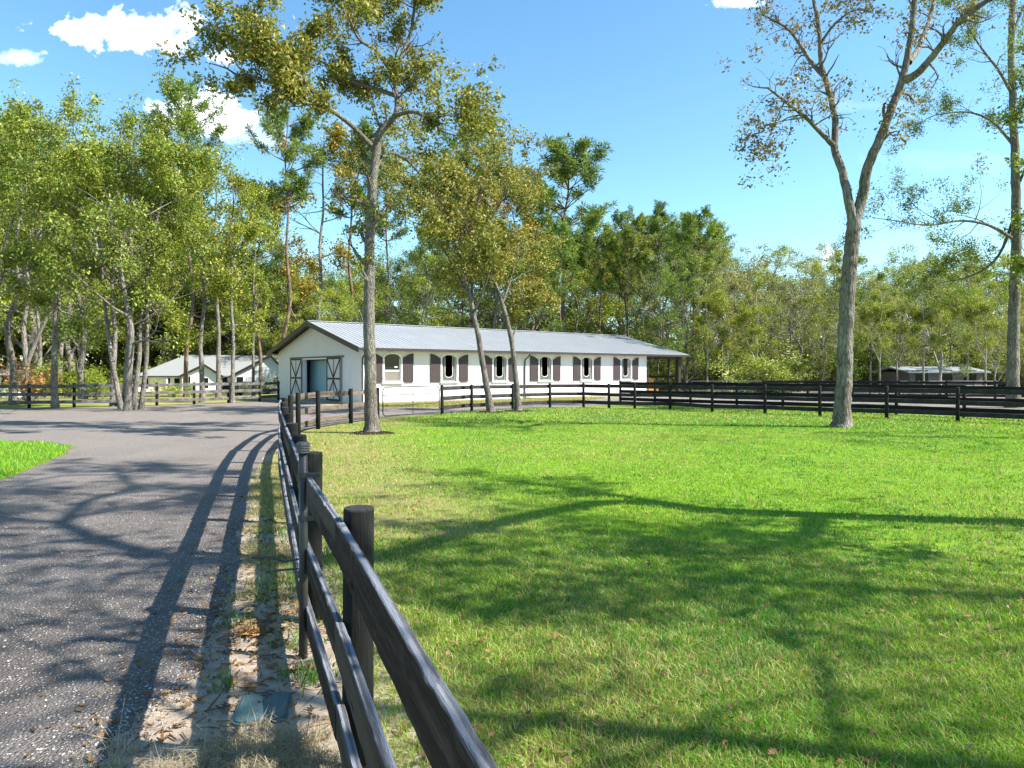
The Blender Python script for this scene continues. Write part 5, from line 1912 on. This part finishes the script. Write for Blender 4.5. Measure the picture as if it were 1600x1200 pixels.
def hiproof(x0, x1, y0, y1, ze, zr, hipl, name='roof', hipr=0):
    ym = (y0 + y1) / 2
    vs = [(x0, y0, ze), (x1, y0, ze), (x1, y1, ze), (x0, y1, ze), (x0 + hipl, ym, zr), (x1 - hipr, ym, zr)]
    vs += [(a, b, c_ - .16) for a, b, c_ in vs[:4]]
    mb = MB().add(vs, [(0, 1, 5, 4), (2, 3, 4, 5), (3, 0, 4), (1, 2, 5), (0, 6, 7, 1), (1, 7, 8, 2), (2, 8, 9, 3), (3, 9, 6, 0), (6, 9, 8, 7)])
    return mb.build(name, M['shingle'], house)


hiproof(X(220), X(442), 1.0, 11.6, EV, RG, 5.2)


def gable(x0, x1, xa, y0, y1, ze, za):
    """front facing gable: wall triangle, two roof planes, dark verge"""
    t = .14
    mb = MB()
    vs = []
    for y in (y0 - .4, y1):
        vs += [(x0 - .4, y, ze - .1), (xa, y, za), (x1 + .4, y, ze - .1), (x0 - .4, y, ze - .1 - t), (xa, y, za - t), (x1 + .4, y, ze - .1 - t)]
    mb.add(vs, [(0, 1, 7, 6), (1, 2, 8, 7), (3, 9, 10, 4), (4, 10, 11, 5), (0, 3, 4, 1), (1, 4, 5, 2), (0, 6, 9, 3), (2, 5, 11, 8)])
    r_o = mb.build('roof', M['shingle'], house)
    mb = MB()
    mb.beam((x0 - .42, y0 - .43, ze - .17), (xa, y0 - .43, za - .06), .05, .2)
    mb.beam((x1 + .42, y0 - .43, ze - .17), (xa, y0 - .43, za - .06), .05, .2)
    mb.build('verge_board', M['fascia'], r_o)
    MB().prism([(x0 + .01, ze - .12), (x1 - .01, ze - .12), (xa, za - t - .08)], [], y0 + .002, y0 + .1).build('gable_wall', M['siding'], house)


gable(X(288), X(343), X(320), 0, 6, EV, ez(569))
gable(X(361), X(444), X(417), -1.2, 6.5, EV, ez(554))
# windows and doors: (px0, px1, y top, y bottom, plane y, material)
for (a0, a1, t0, b0, yp, mt, nm) in ((234, 240, 591, 607, 1.5, 'glass_dark', 'window'), (267, 270, 591, 606, 1.5, 'glass_dark', 'window'), (276, 284, 591, 608, 1.5, 'glass_dark', 'window'),
                                     (290, 296.5, 591, 607, 0, 'glass_dark', 'window'), (297.5, 300.5, 588, 607, 0, 'glass_dark', 'window'), (320, 326, 590.5, 606.5, 0, 'glass_dark', 'window'),
                                     (345, 353, 588, 609, 1.5, 'glass_dark', 'door'), (367, 377, 589, 606, -1.2, 'glass_dark', 'window'), (383, 391, 589, 597, -1.2, 'panel_grey', 'window'),
                                     (422, 431, 590, 603, -1.2, 'glass_dark', 'window')):
    x0, x1, z1, z0 = X(a0), X(a1), ez(t0), ez(b0)
    wf = MB()
    f = .08
    for bx in ((x0 - f, x1 + f, z1, z1 + f), (x0 - f, x1 + f, z0 - f, z0), (x0 - f, x0, z0, z1), (x1, x1 + f, z0, z1)):
        wf.box(bx[0], bx[1], yp - .06, yp - .002, bx[2], bx[3])
    w_o = wf.build(nm, M['white'], house)
    MB().box(x0, x1, yp - .03, yp - .003, z0, z1).build('pane', M[mt], w_o)
MB().box(X(222), X(287), .96, .99, EV - .17, EV - .02).build('fascia', M['fascia'], house)
for px in (266, 358):
    MB().box(X(px) - .1, X(px) + .1, 1.1, 1.3, -.2, EV - .17).build('porch_post', M['white'], house)

# car parked by the house
def car(loc, rz, label, body_col):
    e = empty('car', loc, rz, label, 'car')
    pm = simple('car paint dark', body_col, .2, .6, .3, 2, .03)
    Lc, Wc = 4.7, 1.85
    # side profile: lower body and greenhouse
    prof = [(-2.35, .35), (-2.38, .62), (-2.3, .86), (-1.95, .98), (-1.3, 1.02), (1.0, 1.02), (1.95, .90), (2.28, .76), (2.36, .55), (2.33, .33)]
    # wheel arches cut in the lower edge
    low = []
    for cx_, in ((1.42,), (-1.42,)):
        low += [(cx_ + .40 * math.cos(t), .33 + .36 * math.sin(t)) for t in np.linspace(.05, math.pi - .05, 9)]
    poly = prof + low[::1]
    poly = prof + low
    MB().prism(poly, [], -Wc / 2, Wc / 2).build('body', pm, e)
    rf = [(-2.05, 1.0), (-1.55, 1.42), (-.9, 1.5), (.1, 1.47), (.55, 1.33), (1.15, 1.0)]
    MB().prism(rf, [], -Wc / 2 + .13, Wc / 2 - .13).build('cabin', M['glass_dark'], e)
    mb = MB()
    for i in range(len(rf) - 1):
        if i in (1, 2):
            mb.beam((rf[i][0], 0, rf[i][1] + .02), (rf[i + 1][0], 0, rf[i + 1][1] + .02), Wc - .28, .04)
    for sy in (-1, 1):
        yv = sy * (Wc / 2 - .12)
        mb.beam((rf[4][0], yv, rf[4][1]), (rf[5][0], yv, rf[5][1]), .05, .07)
        mb.beam((rf[0][0], yv, rf[0][1]), (rf[1][0], yv, rf[1][1]), .05, .12)
        mb.beam((-.25, yv, 1.02), (-.3, yv, 1.46), .04, .08, (1, 0, 0))
        mb.beam((rf[3][0], yv, rf[3][1]), (rf[4][0], yv, rf[4][1]), .05, .05)
    mb.build('roof', pm, e)
    for cx_ in (1.42, -1.42):
        for sy in (-1, 1):
            y0 = sy * (Wc / 2 - .22)
            y1 = sy * (Wc / 2 + .01)
            w_o = MB().tube([(cx_, y0, .34), (cx_, y1, .34)], .335, 20).build('wheel', M['rubber'], e)
            MB().tube([(cx_, y1, .34), (cx_, y1 + sy * .01, .34)], .21, 16).build('rim', M['galv'], w_o)
    for sy in (-1, 1):
        MB().box(2.2, 2.345, sy * .62 - .16, sy * .62 + .16, .62, .74, .02).build('headlight', M['white'], e)
        MB().box(1.0, 1.15, sy * (Wc / 2 + .03) - .08, sy * (Wc / 2 + .03) + .08, 1.0, 1.12, .02).build('mirror', pm, e)
    return e


car(((393 - 800) / 1080 * 76, 76, float(hz(np.array(-28.6), np.array(76.0)))), R(4), 'dark car parked side on before the white house', (.035, .05, .06))

# shrubs in front of the house, each its own plant
def small_plant(px, d, h, w_, col, label, mat='leaf_green', bladey=False, n=700, size=.12):
    x = (px - 800) / 1080 * d
    z = float(hz(np.array(x), np.array(float(d))))
    T = Tree(int(px * 7 + d))
    prm = dict(kids=[4, 4], wob=.2, up=.1, ratio=.6, seg=3, ang=(.4, 1.0), t0=.2, rmin=.004)
    for k in range(9):
        a = k * 2.4
        T.grow(Vector((0, 0, 0)), Vector((math.cos(a) * w_ / h, math.sin(a) * w_ / h, 1.0)), h * .62, .02, 1, prm)
    per = max(2, int(n / max(1, len(T.anch))))
    e = empty('shrub', (x, d, z), 0, label, 'shrub')
    o = link(bpy.data.objects.new('stem', T.wood('stem', M['bark_grey']))); o.parent = e
    o = link(bpy.data.objects.new('foliage', T.leaves('foliage', M[mat], per, .1 * h + .03, size))); o.parent = e
    o.color = (*col, 1)
    return e


small_plant(245, 60, 1.5, .9, (2.0, 1.5, 1.2), 'pinkish yellow rounded shrub before the left wing of the house')
small_plant(268, 62, 1.2, 1.0, (1.6, 1.7, .9), 'low yellow green shrub before the house windows')
small_plant(272, 55, 1.0, .9, (1.5, 1.6, .9), 'spiky bright green plant by the fence before the house')
small_plant(297, 60, 1.2, 1.0, (1.1, 1.3, 1), 'green shrub before the small house gable')
small_plant(385, 62, 1.3, 1.4, (1.2, 1.2, 1.4), 'grey green flowering shrub before the parked car', 'leaf_grey')
small_plant(402, 58, 1.2, 1.4, (1.1, 1.1, 1.2), 'low grey leaved shrub right of the parked car', 'leaf_grey')
small_plant(427, 62, 1.9, 1.0, (1.3, 1.3, 1.5), 'feathery pale shrub before the right gable window', 'leaf_grey')
small_plant(150, 44, 1.5, 1.0, (1.3, 1.4, 1), 'spiky green plant beyond the left fence near the dark trunk')

# orange leaved shrub beyond the left fence
x, d = (42 - 800) / 1080 * 41, 41.0
e = empty('shrub', (x, d, float(hz(np.array(x), np.array(d)))), 0, 'orange and rust coloured arching shrub beyond the left fence', 'shrub')
T = Tree(77)
for k in range(26):
    a = k * 2.4
    T.grow(Vector((T.r.gauss(0, .3), T.r.gauss(0, .3), 0)), Vector((math.cos(a) * .9, math.sin(a) * .9, 1.1)), 1.9 * T.r.uniform(.7, 1.2), .02, 1, dict(kids=[3], wob=.12, up=.02, ratio=.4, seg=5, t0=.4, rmin=.004))
o = link(bpy.data.objects.new('stem', T.wood('stem', M['bark_pine']))); o.parent = e
m_or = leafmat('rust leaves', (.42, .16, .06), (.5, .28, .10), (.45, .34, .2))
o = link(bpy.data.objects.new('foliage', T.leaves('foliage', m_or, 5, .12, .15))); o.parent = e

# ------------------------------------------------------------ distant bits on the right and left
M['shed_wall'] = simple('shed boards', (.16, .14, .125), .8)


def shed(name, px, d, w_, dp, h, rise, label, wallm, roofm, rz=0.0):
    x = (px - 800) / 1080 * d
    e = empty(name, (x, d, float(hz(np.array(x), np.array(float(d))))), rz, label, 'building')
    MB().box(-w_ / 2, w_ / 2, 0, dp, -.2, h).build('wall', wallm, e)
    vs = []
    for xx in (-w_ / 2 - .4, w_ / 2 + .4):
        vs += [(xx, -.5, h + .02), (xx, dp / 2, h + rise), (xx, dp + .5, h + .02), (xx, -.5, h - .1), (xx, dp / 2, h + rise - .12), (xx, dp + .5, h - .1)]
    MB().add(vs, [(0, 6, 7, 1), (1, 7, 8, 2), (3, 4, 10, 9), (4, 5, 11, 10), (0, 1, 4, 3), (1, 2, 5, 4), (6, 9, 10, 7), (7, 10, 11, 8), (0, 3, 9, 6), (2, 8, 11, 5)]).build('roof', roofm, e)
    for k in range(3):
        xx = -w_ / 2 + w_ * (k + .5) / 3
        MB().box(xx - .5, xx + .5, -.04, -.002, 1.0, 1.9).build('window', M['glass_dark'], e)
    return e


shed('shed', 1478, 57, 6.0, 5, 1.75, .45, 'low pale roofed shed far off behind the right fences', M['shed_wall'], M['roof_metal'])
shed('shed', -12, 62, 4.0, 4, 2.0, .5, 'white shed corner at the far left edge among the trees', M['siding'], M['shingle'])
